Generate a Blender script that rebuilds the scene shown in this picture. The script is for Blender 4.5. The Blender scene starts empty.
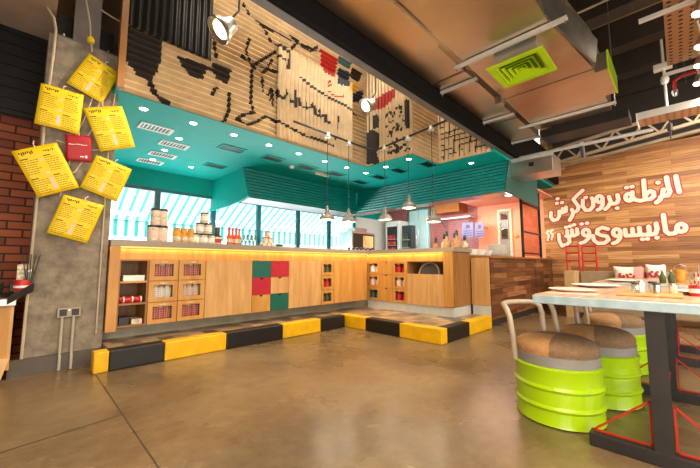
import bpy, bmesh, math, random
from mathutils import Vector, Matrix, Euler
random.seed(7)
S = bpy.context.scene
COL = S.collection
R = math.radians

# ------------------------------------------------------------------ camera, world, lights, exposure
FPX, PITCH, CAMH = 329.0, math.atan(30/329.0), 1.0
cam_d = bpy.data.cameras.new('camera'); cam = bpy.data.objects.new('camera', cam_d); COL.objects.link(cam)
cam_d.sensor_width = 36; cam_d.lens = 36*FPX/700; cam_d.clip_start = .02
cam.location = (0, 0, CAMH); cam.rotation_euler = (R(90)+PITCH, 0, R(-45))
S.camera = cam
S.view_settings.view_transform = 'Standard'; S.view_settings.look = 'None'
S.view_settings.gamma = 1; S.view_settings.use_curve_mapping = False
S.view_settings.exposure = 0.0
W = bpy.data.worlds.new('sky'); S.world = W; W.use_nodes = True
W.node_tree.nodes['Background'].inputs[0].default_value = (.86, .95, 1, 1)
W.node_tree.nodes['Background'].inputs[1].default_value = 4.0
try:
    S.cycles.use_denoising = True; S.cycles.max_bounces = 8; S.cycles.sample_clamp_indirect = 6
except Exception: pass

def light(kind, name, loc, power, color, rot=None, aim=None, **kw):
    d = bpy.data.lights.new(name, kind); d.energy = power; d.color = color
    for k, v in kw.items(): setattr(d, k, v)
    o = bpy.data.objects.new(name, d); COL.objects.link(o); o.location = loc
    if aim is not None: o.rotation_euler = (Vector(aim)-Vector(loc)).to_track_quat('-Z', 'Y').to_euler()
    elif rot: o.rotation_euler = rot
    return o
WARM = (1, .80, .56); MILD = (1, .88, .72); COOL = (.95, .98, 1); FILL_WHITE = (1, .94, .85)
# general light of the dining room: area lights added out of view
light('AREA', 'dining_fill', (.3, -.6, 3.0), 150, WARM, (0, 0, 0), shape='RECTANGLE', size=2.0, size_y=2.0)
light('AREA', 'dining_fill', (2.6, -1.6, 3.1), 150, MILD, (0, 0, 0), shape='RECTANGLE', size=2.0, size_y=1.2)
light('AREA', 'dining_fill', (6.6, -1.2, 3.0), 160, MILD, aim=(8.2, 0, 1.4), shape='RECTANGLE', size=2.0, size_y=1.4)
# fill added behind and beside the camera; no shop front is built
light('AREA', 'front_fill', (-2.2, -1.4, 1.2), 190, FILL_WHITE, aim=(2.5, 3.2, 2.6), shape='RECTANGLE', size=3.4, size_y=2.0)
light('AREA', 'front_fill', (2.4, -3.9, 1.2), 170, FILL_WHITE, aim=(3.6, 1.5, 2.8), shape='RECTANGLE', size=4.0, size_y=2.0)
light('AREA', 'mural_light', (2.6, 2.9, 4.9), 60, MILD, aim=(2.6, 4.05, 3.4), shape='RECTANGLE', size=3.6, size_y=.15)  # added unseen lights brightening the ribbed fascia from above
light('AREA', 'mural_light', (4.9, 2.55, 4.9), 30, MILD, aim=(4.95, 2.7, 3.0), shape='RECTANGLE', size=.6, size_y=.6)
light('POINT', 'deck_fill', (5.6, -.9, 3.7), 28, WARM, shadow_soft_size=.1)  # added fill that lifts the dark ceiling deck, no fitting built
# unseen fills added in the kitchen, then the passage ceiling light and sun
light('AREA', 'kitchen_fill', (3.6, 7.0, 1.15), 150, COOL, aim=(3.0, 5.0, 2.9), shape='RECTANGLE', size=5.0, size_y=.8)
light('AREA', 'kitchen_fill', (7.3, 4.6, 2.2), 45, (1, .95, .9), aim=(8.9, 5.0, 1.6), shape='RECTANGLE', size=2.4, size_y=.3)
light('AREA', 'passage_light', (7.9, 3.2, 2.5), 40, (1, .66, .46), (0, 0, 0), shape='RECTANGLE', size=1.4, size_y=1.0)
light('SUN', 'sun', (3, 12, 8), 7.0, (1, .98, .95), aim=(3, 8.5, 0), angle=.05)

# ------------------------------------------------------------------ pixel -> point on a plane of the room
s2 = 2**-.5
FW = Vector((s2*math.cos(PITCH), s2*math.cos(PITCH), math.sin(PITCH))); RT = Vector((s2, -s2, 0)); UP = RT.cross(FW)
CAM = Vector((0, 0, CAMH))
def at(axis, v, x, y):
    d = FW + RT*((x-350)/FPX) - UP*((y-234)/FPX)
    return CAM + d*((v-CAM[axis])/d[axis])
AX, AY, AZ = (lambda v, x, y: at(0, v, x, y)), (lambda v, x, y: at(1, v, x, y)), (lambda v, x, y: at(2, v, x, y))

# ------------------------------------------------------------------ materials
def lin(c):
    return tuple(((v/255)/12.92 if v <= 10 else (((v/255)+.055)/1.055)**2.4) for v in c)
_m = {}
def mat(name, rgb, rough=.5, metal=0, noise=.12, scale=8, bump=0, emit=0, stretch=None, spec=.5, coat=0):
    if name in _m: return _m[name]
    m = bpy.data.materials.new(name); m.use_nodes = True; _m[name] = m
    nt = m.node_tree; b = nt.nodes['Principled BSDF']; c = lin(rgb)
    b.inputs['Roughness'].default_value = rough; b.inputs['Metallic'].default_value = metal
    b.inputs['Specular IOR Level'].default_value = spec; b.inputs['Coat Weight'].default_value = coat
    b.inputs['Base Color'].default_value = (*c, 1)
    if emit:
        b.inputs['Emission Color'].default_value = (*c, 1); b.inputs['Emission Strength'].default_value = emit
    tc = nt.nodes.new('ShaderNodeTexCoord'); mp = nt.nodes.new('ShaderNodeMapping')
    nt.links.new(tc.outputs['Object'], mp.inputs[0])
    if stretch: mp.inputs['Scale'].default_value = stretch
    n = nt.nodes.new('ShaderNodeTexNoise'); n.inputs['Scale'].default_value = scale; n.inputs['Detail'].default_value = 5
    nt.links.new(mp.outputs[0], n.inputs['Vector'])
    if noise:
        r = nt.nodes.new('ShaderNodeValToRGB')
        r.color_ramp.elements[0].position = .3; r.color_ramp.elements[1].position = .7
        r.color_ramp.elements[0].color = (*[v*(1-noise) for v in c], 1)
        r.color_ramp.elements[1].color = (*[min(1, v*(1+noise)) for v in c], 1)
        nt.links.new(n.outputs[0], r.inputs[0]); nt.links.new(r.outputs[0], b.inputs['Base Color'])
    if bump:
        bp = nt.nodes.new('ShaderNodeBump'); bp.inputs['Strength'].default_value = bump; bp.inputs['Distance'].default_value = .02
        nt.links.new(n.outputs[0], bp.inputs['Height']); nt.links.new(bp.outputs[0], b.inputs['Normal'])
    m['noise'] = n.name
    return m

def N(nt, t, **kw):
    n = nt.nodes.new(t)
    for k, v in kw.items():
        if k.startswith('i_'): n.inputs[k[2:].replace('_', ' ')].default_value = v
        else: setattr(n, k, v)
    return n
def ramp(nt, src, stops):
    r = nt.nodes.new('ShaderNodeValToRGB'); e = r.color_ramp.elements
    while len(e) < len(stops): e.new(.5)
    for k, (p, c) in enumerate(stops): e[k].position = p; e[k].color = (*lin(c), 1)
    nt.links.new(src, r.inputs[0]); return r

def wood(name, stops, scale=3, stretch=(1, 1, 1), rough=.45):
    if name in _m: return _m[name]
    m = bpy.data.materials.new(name); m.use_nodes = True; _m[name] = m
    nt = m.node_tree; b = nt.nodes['Principled BSDF']; b.inputs['Roughness'].default_value = rough
    tc = N(nt, 'ShaderNodeTexCoord'); mp = N(nt, 'ShaderNodeMapping'); mp.inputs['Scale'].default_value = stretch
    nt.links.new(tc.outputs['Object'], mp.inputs[0])
    n = N(nt, 'ShaderNodeTexNoise', i_Scale=scale, i_Detail=6, i_Distortion=.6)
    nt.links.new(mp.outputs[0], n.inputs['Vector'])
    r = ramp(nt, n.outputs[0], stops); nt.links.new(r.outputs[0], b.inputs['Base Color'])
    return m

def planks(name, swap, cols, bw=1.3, bh=.11, rough=.5, grain=(1.2, 30), bias=0, mortar=.0015, mcol=(60, 35, 20)):
    """wood boards: brick pattern picks a tone per board, noise adds grain. swap: which object axes give (along, up)"""
    if name in _m: return _m[name]
    m = bpy.data.materials.new(name); m.use_nodes = True; _m[name] = m
    nt = m.node_tree; b = nt.nodes['Principled BSDF']; b.inputs['Roughness'].default_value = rough
    tc = N(nt, 'ShaderNodeTexCoord'); sp = N(nt, 'ShaderNodeSeparateXYZ'); nt.links.new(tc.outputs['Object'], sp.inputs[0])
    cb = N(nt, 'ShaderNodeCombineXYZ')
    nt.links.new(sp.outputs[swap[0]], cb.inputs[0]); nt.links.new(sp.outputs[swap[1]], cb.inputs[1])
    br = N(nt, 'ShaderNodeTexBrick', i_Scale=1, i_Bias=bias); br.offset = .37; br.offset_frequency = 2
    br.inputs['Brick Width'].default_value = bw; br.inputs['Row Height'].default_value = bh
    br.inputs['Mortar Size'].default_value = mortar
    br.inputs['Color1'].default_value = (0, 0, 0, 1); br.inputs['Color2'].default_value = (1, 1, 1, 1); br.inputs['Mortar'].default_value = (.5, .5, .5, 1)
    nt.links.new(cb.outputs[0], br.inputs['Vector'])
    r = ramp(nt, br.outputs['Color'], cols)
    mp = N(nt, 'ShaderNodeMapping'); mp.inputs['Scale'].default_value = (grain[0], grain[1], 1); nt.links.new(cb.outputs[0], mp.inputs[0])
    n = N(nt, 'ShaderNodeTexNoise', i_Scale=1.5, i_Detail=5, i_Distortion=.5); nt.links.new(mp.outputs[0], n.inputs['Vector'])
    r2 = ramp(nt, n.outputs[0], [(.3, (175, 165, 155)), (.7, (255, 255, 255))])
    mx = N(nt, 'ShaderNodeMix', data_type='RGBA', blend_type='MULTIPLY'); mx.inputs[0].default_value = 1
    nt.links.new(r.outputs[0], mx.inputs[6]); nt.links.new(r2.outputs[0], mx.inputs[7])
    mm = N(nt, 'ShaderNodeMix', data_type='RGBA'); nt.links.new(br.outputs['Fac'], mm.inputs[0])
    nt.links.new(mx.outputs[2], mm.inputs[6]); mm.inputs[7].default_value = (*lin(mcol), 1)
    nt.links.new(mm.outputs[2], b.inputs['Base Color'])
    return m

def concrete_floor():
    m = bpy.data.materials.new('polished_concrete'); m.use_nodes = True
    nt = m.node_tree; b = nt.nodes['Principled BSDF']
    tc = N(nt, 'ShaderNodeTexCoord')
    n1 = N(nt, 'ShaderNodeTexNoise', i_Scale=.9, i_Detail=6, i_Roughness=.5, i_Distortion=.15); nt.links.new(tc.outputs['Object'], n1.inputs['Vector'])
    r = ramp(nt, n1.outputs[0], [(.25, (94, 77, 54)), (.5, (138, 115, 83)), (.75, (168, 146, 110))]); r.color_ramp.interpolation = 'B_SPLINE'
    n2 = N(nt, 'ShaderNodeTexNoise', i_Scale=9, i_Detail=8, i_Roughness=.7); nt.links.new(tc.outputs['Object'], n2.inputs['Vector'])
    r2 = ramp(nt, n2.outputs[0], [(.3, (205, 200, 195)), (.7, (255, 255, 255))])
    mx = N(nt, 'ShaderNodeMix', data_type='RGBA', blend_type='MULTIPLY'); mx.inputs[0].default_value = 1
    nt.links.new(r.outputs[0], mx.inputs[6]); nt.links.new(r2.outputs[0], mx.inputs[7]); nt.links.new(mx.outputs[2], b.inputs['Base Color'])
    r3 = N(nt, 'ShaderNodeMapRange'); nt.links.new(n1.outputs[0], r3.inputs[0]); r3.inputs[3].default_value = .2; r3.inputs[4].default_value = .36
    nt.links.new(r3.outputs[0], b.inputs['Roughness'])
    return m

def brick_mat():
    m = bpy.data.materials.new('red_brick'); m.use_nodes = True
    nt = m.node_tree; b = nt.nodes['Principled BSDF']; b.inputs['Roughness'].default_value = .8
    tc = N(nt, 'ShaderNodeTexCoord'); sp = N(nt, 'ShaderNodeSeparateXYZ'); nt.links.new(tc.outputs['Object'], sp.inputs[0])
    cb = N(nt, 'ShaderNodeCombineXYZ'); nt.links.new(sp.outputs[0], cb.inputs[0]); nt.links.new(sp.outputs[2], cb.inputs[1])
    br = N(nt, 'ShaderNodeTexBrick', i_Scale=1)
    br.inputs['Brick Width'].default_value = .24; br.inputs['Row Height'].default_value = .085; br.inputs['Mortar Size'].default_value = .008
    br.inputs['Color1'].default_value = (*lin((168, 92, 58)), 1); br.inputs['Color2'].default_value = (*lin((120, 60, 40)), 1); br.inputs['Mortar'].default_value = (*lin((58, 36, 28)), 1)
    nt.links.new(cb.outputs[0], br.inputs['Vector']); nt.links.new(br.outputs[0], b.inputs['Base Color'])
    bp = N(nt, 'ShaderNodeBump', i_Strength=.6, i_Distance=.02, invert=True); nt.links.new(br.outputs['Fac'], bp.inputs['Height']); nt.links.new(bp.outputs[0], b.inputs['Normal'])
    return m

def tiles_mat(name, swap, bw, bh, c1, c2, mortar, msize, rough=.35, offset=.5):
    m = bpy.data.materials.new(name); m.use_nodes = True
    nt = m.node_tree; b = nt.nodes['Principled BSDF']; b.inputs['Roughness'].default_value = rough
    tc = N(nt, 'ShaderNodeTexCoord'); sp = N(nt, 'ShaderNodeSeparateXYZ'); nt.links.new(tc.outputs['Object'], sp.inputs[0])
    cb = N(nt, 'ShaderNodeCombineXYZ'); nt.links.new(sp.outputs[swap[0]], cb.inputs[0]); nt.links.new(sp.outputs[swap[1]], cb.inputs[1])
    br = N(nt, 'ShaderNodeTexBrick', i_Scale=1); br.offset = offset
    br.inputs['Brick Width'].default_value = bw; br.inputs['Row Height'].default_value = bh; br.inputs['Mortar Size'].default_value = msize
    for k, c in (('Color1', c1), ('Color2', c2), ('Mortar', mortar)): br.inputs[k].default_value = (*lin(c), 1)
    nt.links.new(cb.outputs[0], br.inputs['Vector']); nt.links.new(br.outputs[0], b.inputs['Base Color'])
    return m

def dots_mat(name, base, dot, pitch, rad, axes=(0, 1), rough=.4, metal=.6):
    m = bpy.data.materials.new(name); m.use_nodes = True
    nt = m.node_tree; b = nt.nodes['Principled BSDF']; b.inputs['Roughness'].default_value = rough; b.inputs['Metallic'].default_value = metal
    tc = N(nt, 'ShaderNodeTexCoord'); sp = N(nt, 'ShaderNodeSeparateXYZ'); nt.links.new(tc.outputs['Object'], sp.inputs[0])
    cb = N(nt, 'ShaderNodeCombineXYZ'); nt.links.new(sp.outputs[axes[0]], cb.inputs[0]); nt.links.new(sp.outputs[axes[1]], cb.inputs[1])
    v = N(nt, 'ShaderNodeTexVoronoi', i_Scale=1/pitch, i_Randomness=0.0); v.voronoi_dimensions = '2D'
    nt.links.new(cb.outputs[0], v.inputs['Vector'])
    r = ramp(nt, v.outputs['Distance'], [(rad, dot), (rad+.04, base)]); nt.links.new(r.outputs[0], b.inputs['Base Color'])
    return m

def stripes_mat(name, axis, period, c1, c2, frac, translucent=.6):
    m = bpy.data.materials.new(name); m.use_nodes = True
    nt = m.node_tree; nt.nodes.remove(nt.nodes['Principled BSDF']); out = nt.nodes['Material Output']
    tc = N(nt, 'ShaderNodeTexCoord'); sp = N(nt, 'ShaderNodeSeparateXYZ'); nt.links.new(tc.outputs['Object'], sp.inputs[0])
    mu = N(nt, 'ShaderNodeMath', operation='MULTIPLY'); mu.inputs[1].default_value = 1/period; nt.links.new(sp.outputs[axis], mu.inputs[0])
    fr = N(nt, 'ShaderNodeMath', operation='FRACT'); nt.links.new(mu.outputs[0], fr.inputs[0])
    r = ramp(nt, fr.outputs[0], [(0, c1), (frac, c2)]); r.color_ramp.interpolation = 'CONSTANT'
    d = N(nt, 'ShaderNodeBsdfDiffuse'); t = N(nt, 'ShaderNodeBsdfTranslucent'); mx = N(nt, 'ShaderNodeMixShader'); mx.inputs[0].default_value = translucent
    for q in (d, t): nt.links.new(r.outputs[0], q.inputs[0])
    nt.links.new(d.outputs[0], mx.inputs[1]); nt.links.new(t.outputs[0], mx.inputs[2]); nt.links.new(mx.outputs[0], out.inputs[0])
    return m

def glass_mat(name='clear_glass', tint=(235, 248, 248), refl=.08):
    m = bpy.data.materials.new(name); m.use_nodes = True
    nt = m.node_tree; nt.nodes.remove(nt.nodes['Principled BSDF']); out = nt.nodes['Material Output']
    t = N(nt, 'ShaderNodeBsdfTransparent'); t.inputs[0].default_value = (*lin(tint), 1)
    g = N(nt, 'ShaderNodeBsdfGlossy'); g.inputs['Roughness'].default_value = .03
    mx = N(nt, 'ShaderNodeMixShader'); mx.inputs[0].default_value = refl
    nt.links.new(t.outputs[0], mx.inputs[1]); nt.links.new(g.outputs[0], mx.inputs[2]); nt.links.new(mx.outputs[0], out.inputs[0])
    return m

M = dict(
 floor=concrete_floor(), brick=brick_mat(), glass=glass_mat(), jar_glass=glass_mat('jar_glass', (225, 238, 238), .16), dark_glass=glass_mat('screen_glass', (222, 204, 194), .04),
 teal=mat('teal_paint', (0, 164, 154), .6, noise=.05, spec=.25), teal_dark=mat('teal_hood', (0, 134, 130), .35, noise=.06), teal_deep=mat('deep_teal_panel', (16, 92, 88), .4, noise=.05),
 oak=wood('oak_veneer', [(.3, (184, 128, 58)), (.5, (198, 144, 70)), (.7, (210, 158, 84))], 2.2, (6, 6, .7)),
 oak_pale=wood('pale_oak_veneer', [(.3, (190, 142, 84)), (.5, (204, 158, 98)), (.7, (218, 174, 114))], 2.2, (6, 6, .7)),
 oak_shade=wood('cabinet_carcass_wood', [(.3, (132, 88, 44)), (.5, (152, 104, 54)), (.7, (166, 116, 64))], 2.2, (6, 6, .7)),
 wall_planks=planks('wall_planks', (1, 2), [(0, (150, 96, 52)), (.35, (190, 130, 74)), (.65, (208, 150, 88)), (1, (228, 178, 116))], 1.1, .085),
 dark_planks=planks('stained_planks', (0, 2), [(0, (96, 56, 32)), (.4, (124, 76, 44)), (.8, (150, 98, 58)), (1, (196, 140, 90))], .55, .085, .5),
 concrete=mat('column_concrete', (136, 125, 108), .85, noise=.3, scale=14, bump=.5), concrete_dark=mat('skirting_concrete', (92, 84, 75), .7, noise=.15),
 slab=mat('slab_concrete', (178, 158, 138), .8, noise=.15, scale=3),
 plinth=mat('plinth_stone', (152, 146, 126), .5, noise=.14), plinth_light=mat('plinth_tile', (200, 205, 200), .35, noise=.06),
 stone=mat('worktop_stone', (150, 138, 120), .4, noise=.1, scale=30),
 kerb_y=mat('kerb_yellow', (236, 182, 8), .45, noise=.12, bump=.1), kerb_k=mat('kerb_black', (22, 20, 18), .45, noise=.3, bump=.1),
 step=tiles_mat('step_tiles', (0, 1), .16, .16, (196, 166, 126), (74, 58, 48), (140, 118, 92), .004),
 steel=mat('stainless_steel', (200, 198, 194), .3, 1, noise=.06), galv=mat('galvanised_steel', (212, 210, 206), .34, 1, noise=.12, scale=4, bump=.06),
 duct=mat('duct_sheet_metal', (226, 212, 192), .3, 1, noise=.12, scale=1.6, bump=.35), duct_side=mat('duct_sheet_metal_side', (150, 148, 144), .35, .95, noise=.2, scale=6),
 cable_truss=mat('truss_paint', (142, 124, 102), .5, .2, noise=.15), rail=mat('rail_zinc', (216, 216, 212), .4, .3, noise=.05), beam_black=mat('beam_black_paint', (13, 12, 11), .85, 0, noise=.1, spec=.15), black_steel=mat('black_steel', (34, 32, 31), .45, .2, noise=.2), grey_steel=mat('lit_beam_and_post_grey', (112, 106, 98), .5, .1, noise=.15),
 dark_steel=mat('dark_grey_steel', (58, 56, 56), .42, .4, noise=.15), deck=mat('dark_deck', (150, 126, 94), .6, .2, noise=.2), joist=mat('joist_black', (40, 34, 28), .6, noise=.2),
 shade=mat('pendant_grey', (150, 144, 134), .5, .6, noise=.08), corr=mat('corrugated_bare', (208, 182, 142), .42, .15, noise=.14, scale=6), corr_dark=mat('corrugated_black', (26, 24, 23), .45, .2, noise=.2),
 paint_black=mat('mural_black', (30, 22, 16), .5, noise=.2), paint_red=mat('mural_red', (168, 28, 20), .5), paint_blue=mat('mural_navy', (30, 38, 58), .5), paint_yellow=mat('mural_yellow', (214, 164, 40), .5), paint_teal=mat('mural_teal', (50, 92, 88), .5),
 lime=mat('lime_enamel', (172, 214, 10), .3, noise=.05, coat=.3), lime_shade=mat('lime_gap_shade', (84, 104, 10), .4, noise=.05),
 grey_band=mat('grey_band_paint', (138, 136, 132), .45, noise=.08), hoop=mat('hoop_paint', (176, 160, 140), .42, noise=.06),
 tan=mat('tan_upholstery', (188, 142, 94), .85, noise=.15, scale=40, bump=.2), brown=mat('brown_upholstery', (132, 104, 76), .85, noise=.2, scale=40, bump=.2), brown_d=mat('dark_brown_upholstery', (112, 88, 66), .85, noise=.2, scale=40, bump=.2),
 zinc_top=mat('zinc_clad_edge', (178, 204, 216), .4, .25, noise=.14, scale=18), table_wood=wood('table_top_wood', [(.3, (190, 150, 120)), (.5, (208, 172, 142)), (.7, (222, 190, 160))], 2.5, (1, 9, 1), .28),
 red_rod=mat('red_steel', (186, 40, 24), .4, noise=.08), red=mat('red_enamel', (196, 30, 34), .4, noise=.1), deep_red=mat('crimson_label', (178, 28, 44), .45, noise=.12),
 yellow_card=mat('yellow_menu_card', (240, 204, 4), .55, noise=.05), ink=mat('menu_ink', (70, 56, 10), .6, noise=0), red_card=mat('crimson_card', (168, 16, 34), .5, noise=.05), white=mat('white_paint', (240, 236, 228), .45, noise=.04), pinkish=mat('pale_pink_paper', (232, 200, 186), .6, noise=.1),
 cream=mat('cream_label', (222, 202, 172), .5, noise=.5, scale=45), gold=mat('golden_pastry', (216, 156, 60), .6, noise=.25, scale=20), dark_lid=mat('dark_lid', (48, 52, 54), .4, noise=.1),
 orange_red=mat('orange_red_bottle', (222, 80, 40), .3, noise=.15, scale=20), green_drawer=mat('green_drawer_front', (4, 96, 84), .45, noise=.06), red_drawer=mat('red_drawer_front', (180, 28, 48), .45, noise=.06),
 pink_wall=mat('salmon_wall', (236, 148, 112), .4, noise=.06), pink_ceiling=mat('salmon_soffit', (226, 150, 124), .5, noise=.05),
 mosaic=tiles_mat('rose_mosaic', (1, 2), .09, .07, (196, 110, 106), (176, 92, 92), (150, 90, 88), .012, offset=.5),
 led=mat('led_strip_glow', (255, 176, 84), .5, emit=2.2, noise=0), lamp=mat('lamp_glow', (255, 230, 180), .5, emit=6, noise=0), lamp_cool=mat('downlight_glow', (250, 252, 245), .5, emit=10, noise=0), screen_glow=mat('oven_glow', (255, 196, 128), .5, emit=.45, noise=.3, scale=4),
 awning=stripes_mat('striped_awning', 0, .2, (160, 224, 220), (250, 252, 252), .3), valance=stripes_mat('striped_valance', 0, .2, (140, 212, 210), (250, 252, 252), .36),
 perf=dots_mat('perforated_tray', (176, 134, 98), (40, 28, 18), .075, .2, (0, 1)), hood_perf=dots_mat('perforated_hood_strip', (74, 80, 82), (24, 32, 34), .06, .3, (0, 1), metal=.2),
 blue_board=mat('lavender_board', (112, 106, 158), .4, noise=.12), text_red=mat('lettering_red', (170, 44, 30), .5, noise=.04), text_white=mat('lettering_cream', (240, 220, 200), .5, noise=.03),
 pillow=mat('pillow_cotton', (240, 226, 214), .8, noise=.05), pillow_pink=mat('pillow_pink', (226, 150, 140), .8, noise=.05), bench=mat('bench_olive', (148, 128, 98), .7, noise=.1), cardboard=mat('cardboard', (196, 160, 110), .7, noise=.08),
 pale_blue=mat('cold_room_panel', (196, 224, 224), .25, .1, noise=.06), leaf=mat('herb_green', (70, 84, 48), .6, noise=.3), socket=mat('socket_metal', (150, 138, 120), .4, .6, noise=.1), cable=mat('white_cable', (190, 176, 150), .5, noise=.1), conduit=mat('conduit_paint', (176, 170, 150), .55, noise=.15),
 wicker=mat('wicker', (176, 128, 74), .7, noise=.3, scale=50, bump=.4), ground=mat('pavement', (210, 208, 200), .8, noise=.1), frame_teal=mat('window_frame_teal', (48, 112, 120), .4, noise=.06), frame_grey=mat('window_frame_grey', (90, 100, 104), .4, noise=.06),
 plaster=mat('plaster', (150, 126, 100), .8, noise=.06), mesh=mat('wire_mesh', (196, 176, 150), .4, .5, noise=0), dark=mat('dark_plastic', (36, 34, 34), .4, noise=.1), tray_dark=mat('slate_tray', (72, 66, 58), .5, noise=.15),
)

# ------------------------------------------------------------------ mesh builder
def basis(d):
    d = Vector(d).normalized(); a = Vector((0, 0, 1)) if abs(d.z) < .95 else Vector((1, 0, 0))
    u = d.cross(a).normalized(); return u, d.cross(u).normalized(), d
class MB:
    def __init__(s): s.b = bmesh.new(); s.mi = 0
    def face(s, vs):
        try:
            f = s.b.faces.new(vs); f.material_index = s.mi; return f
        except ValueError: return None
    def hexa(s, P):
        v = [s.b.verts.new(p) for p in P]
        for q in ((3, 2, 1, 0), (4, 5, 6, 7), (0, 1, 5, 4), (1, 2, 6, 5), (2, 3, 7, 6), (3, 0, 4, 7)): s.face([v[i] for i in q])
        return s
    def box(s, a, c):
        x0, x1 = sorted((a[0], c[0])); y0, y1 = sorted((a[1], c[1])); z0, z1 = sorted((a[2], c[2]))
        return s.hexa([(x0, y0, z0), (x1, y0, z0), (x1, y1, z0), (x0, y1, z0), (x0, y0, z1), (x1, y0, z1), (x1, y1, z1), (x0, y1, z1)])
    def obox(s, c, size, rot=(0, 0, 0)):
        m = Matrix.Translation(c) @ Euler(rot).to_matrix().to_4x4(); h = [q/2 for q in size]
        return s.hexa([m @ Vector((sx*h[0], sy*h[1], sz*h[2])) for sz in (-1, 1) for sx, sy in ((-1, -1), (1, -1), (1, 1), (-1, 1))])
    def prism(s, poly, d):
        d = Vector(d); a = [s.b.verts.new(p) for p in poly]; c = [s.b.verts.new(Vector(p)+d) for p in poly]; n = len(a)
        s.face(a[::-1]); s.face(c)
        for i in range(n): s.face([a[i], a[(i+1) % n], c[(i+1) % n], c[i]])
        return s
    def bar(s, p, q, w, h=None):
        h = h or w; p, q = Vector(p), Vector(q); u, v, d = basis(q-p)
        return s.hexa([b+u*(i*w/2)+v*(j*h/2) for b in (p, q) for i, j in ((-1, -1), (1, -1), (1, 1), (-1, 1))])
    def tube(s, pts, r, n=10, closed=False):
        pts = [Vector(p) for p in pts]; rings = []; up = None
        rs = r if isinstance(r, (list, tuple)) else [r]*len(pts)
        for i, p in enumerate(pts):
            if closed: d = (pts[(i+1) % len(pts)]-p).normalized()+(p-pts[i-1]).normalized()
            else: d = (pts[min(i+1, len(pts)-1)]-pts[max(i-1, 0)])
            d.normalize()
            if up is None: up = basis(d)[0]
            u = (up-d*up.dot(d)).normalized(); v = d.cross(u); up = u
            rings.append([s.b.verts.new(p+(u*math.cos(2*math.pi*k/n)+v*math.sin(2*math.pi*k/n))*rs[i]) for k in range(n)])
        L = len(rings)
        for i in range(L if closed else L-1):
            a, c = rings[i], rings[(i+1) % L]
            for k in range(n): s.face([a[k], a[(k+1) % n], c[(k+1) % n], c[k]])
        if not closed: s.face(rings[0][::-1]); s.face(rings[-1])
        return s
    def lathe(s, prof, c=(0, 0, 0), n=20, axis=(0, 0, 1), caps=True, sq=None):
        u, v, d = basis(axis); c = Vector(c); rings = []
        if abs(d.z) > .99: u, v, d = Vector((1, 0, 0)), Vector((0, 1, 0)), Vector((0, 0, 1 if d.z > 0 else -1))
        for r, z in prof:
            ring = []
            for k in range(n):
                a = 2*math.pi*k/n; f = 1
                if sq: f = 1/((abs(math.cos(a))**sq+abs(math.sin(a))**sq)**(1/sq))
                ring.append(s.b.verts.new(c+(u*math.cos(a)+v*math.sin(a))*max(r, 1e-4)*f+d*z))
            rings.append(ring)
        for a, b in zip(rings, rings[1:]):
            for k in range(n): s.face([a[k], a[(k+1) % n], b[(k+1) % n], b[k]])
        if caps: s.face(rings[0][::-1]); s.face(rings[-1])
        return s
    def capsule(s, p, q, r, d, idx=0, n=7):
        """rounded stroke segment from p to q of radius r lying square to the thickness vector d"""
        p, q, d = Vector(p), Vector(q), Vector(d); e = d.normalized(); j = e*(-.00025*(idx % 17)); p = p+j; q = q+j; d = d-j
        t = (q-p); t = t.normalized() if t.length > 1e-6 else basis(e)[0]
        w = e.cross(t); pts = []
        for i in range(n): a = -math.pi/2+math.pi*i/(n-1); pts.append(q+t*(math.cos(a)*r)+w*(math.sin(a)*r))
        for i in range(n): a = math.pi/2+math.pi*i/(n-1); pts.append(p+t*(math.cos(a)*r)+w*(math.sin(a)*r))
        return s.prism(pts, d)
    def stroke(s, pts, r, d):
        for k, (a, b) in enumerate(zip(pts, pts[1:])): s.n = getattr(s, 'n', 0)+1; s.capsule(a, b, r, Vector(d)*(1-.0), s.n)
        return s
    def build(s, name, mt, parent=None, smooth=False, bevel=0, sub=0):
        bmesh.ops.recalc_face_normals(s.b, faces=s.b.faces[:])
        me = bpy.data.meshes.new(name); s.b.to_mesh(me); s.b.free()
        for q in (mt if isinstance(mt, (list, tuple)) else [mt]): me.materials.append(q)
        if smooth: me.shade_smooth(); me.set_sharp_from_angle(angle=R(38))
        o = bpy.data.objects.new(name, me); COL.objects.link(o)
        if bevel:
            b = o.modifiers.new('bevel', 'BEVEL'); b.width = bevel; b.segments = 2; b.limit_method = 'ANGLE'; b.angle_limit = R(40)
        if sub: o.modifiers.new('sub', 'SUBSURF').levels = sub; o.modifiers['sub'].render_levels = sub
        if parent is not None:
            o.parent = parent
            if parent.type == 'EMPTY': o.matrix_parent_inverse = Matrix.Translation(-parent.location)
        return o

def tag(o, label, cat, group=None, kind=None):
    o['label'] = label; o['category'] = cat
    if group: o['group'] = group
    if kind: o['kind'] = kind
    return o
def thing(name, label, cat, loc=(0, 0, 0), group=None):
    o = bpy.data.objects.new(name, None); o.empty_display_size = .1; COL.objects.link(o); o.location = loc
    return tag(o, label, cat, group)
def struct(o): o['kind'] = 'structure'; return o
def dup(root, loc, label, rz=None, group=None, scale=None):
    r = root.copy(); COL.objects.link(r); r.location = loc; r['label'] = label
    if rz is not None: r.rotation_euler = (0, 0, rz)
    if scale: r.scale = scale if isinstance(scale, (tuple, list)) else (scale,)*3
    if group: r['group'] = group
    for ch in root.children:
        c = ch.copy(); COL.objects.link(c); c.parent = r; c.matrix_parent_inverse = ch.matrix_parent_inverse.copy()
        for g in ch.children:
            d = g.copy(); COL.objects.link(d); d.parent = c; d.matrix_parent_inverse = g.matrix_parent_inverse.copy()
    return r
NTH = ['first', 'second', 'third', 'fourth', 'fifth', 'sixth', 'seventh', 'eighth', 'ninth', 'tenth']
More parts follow.
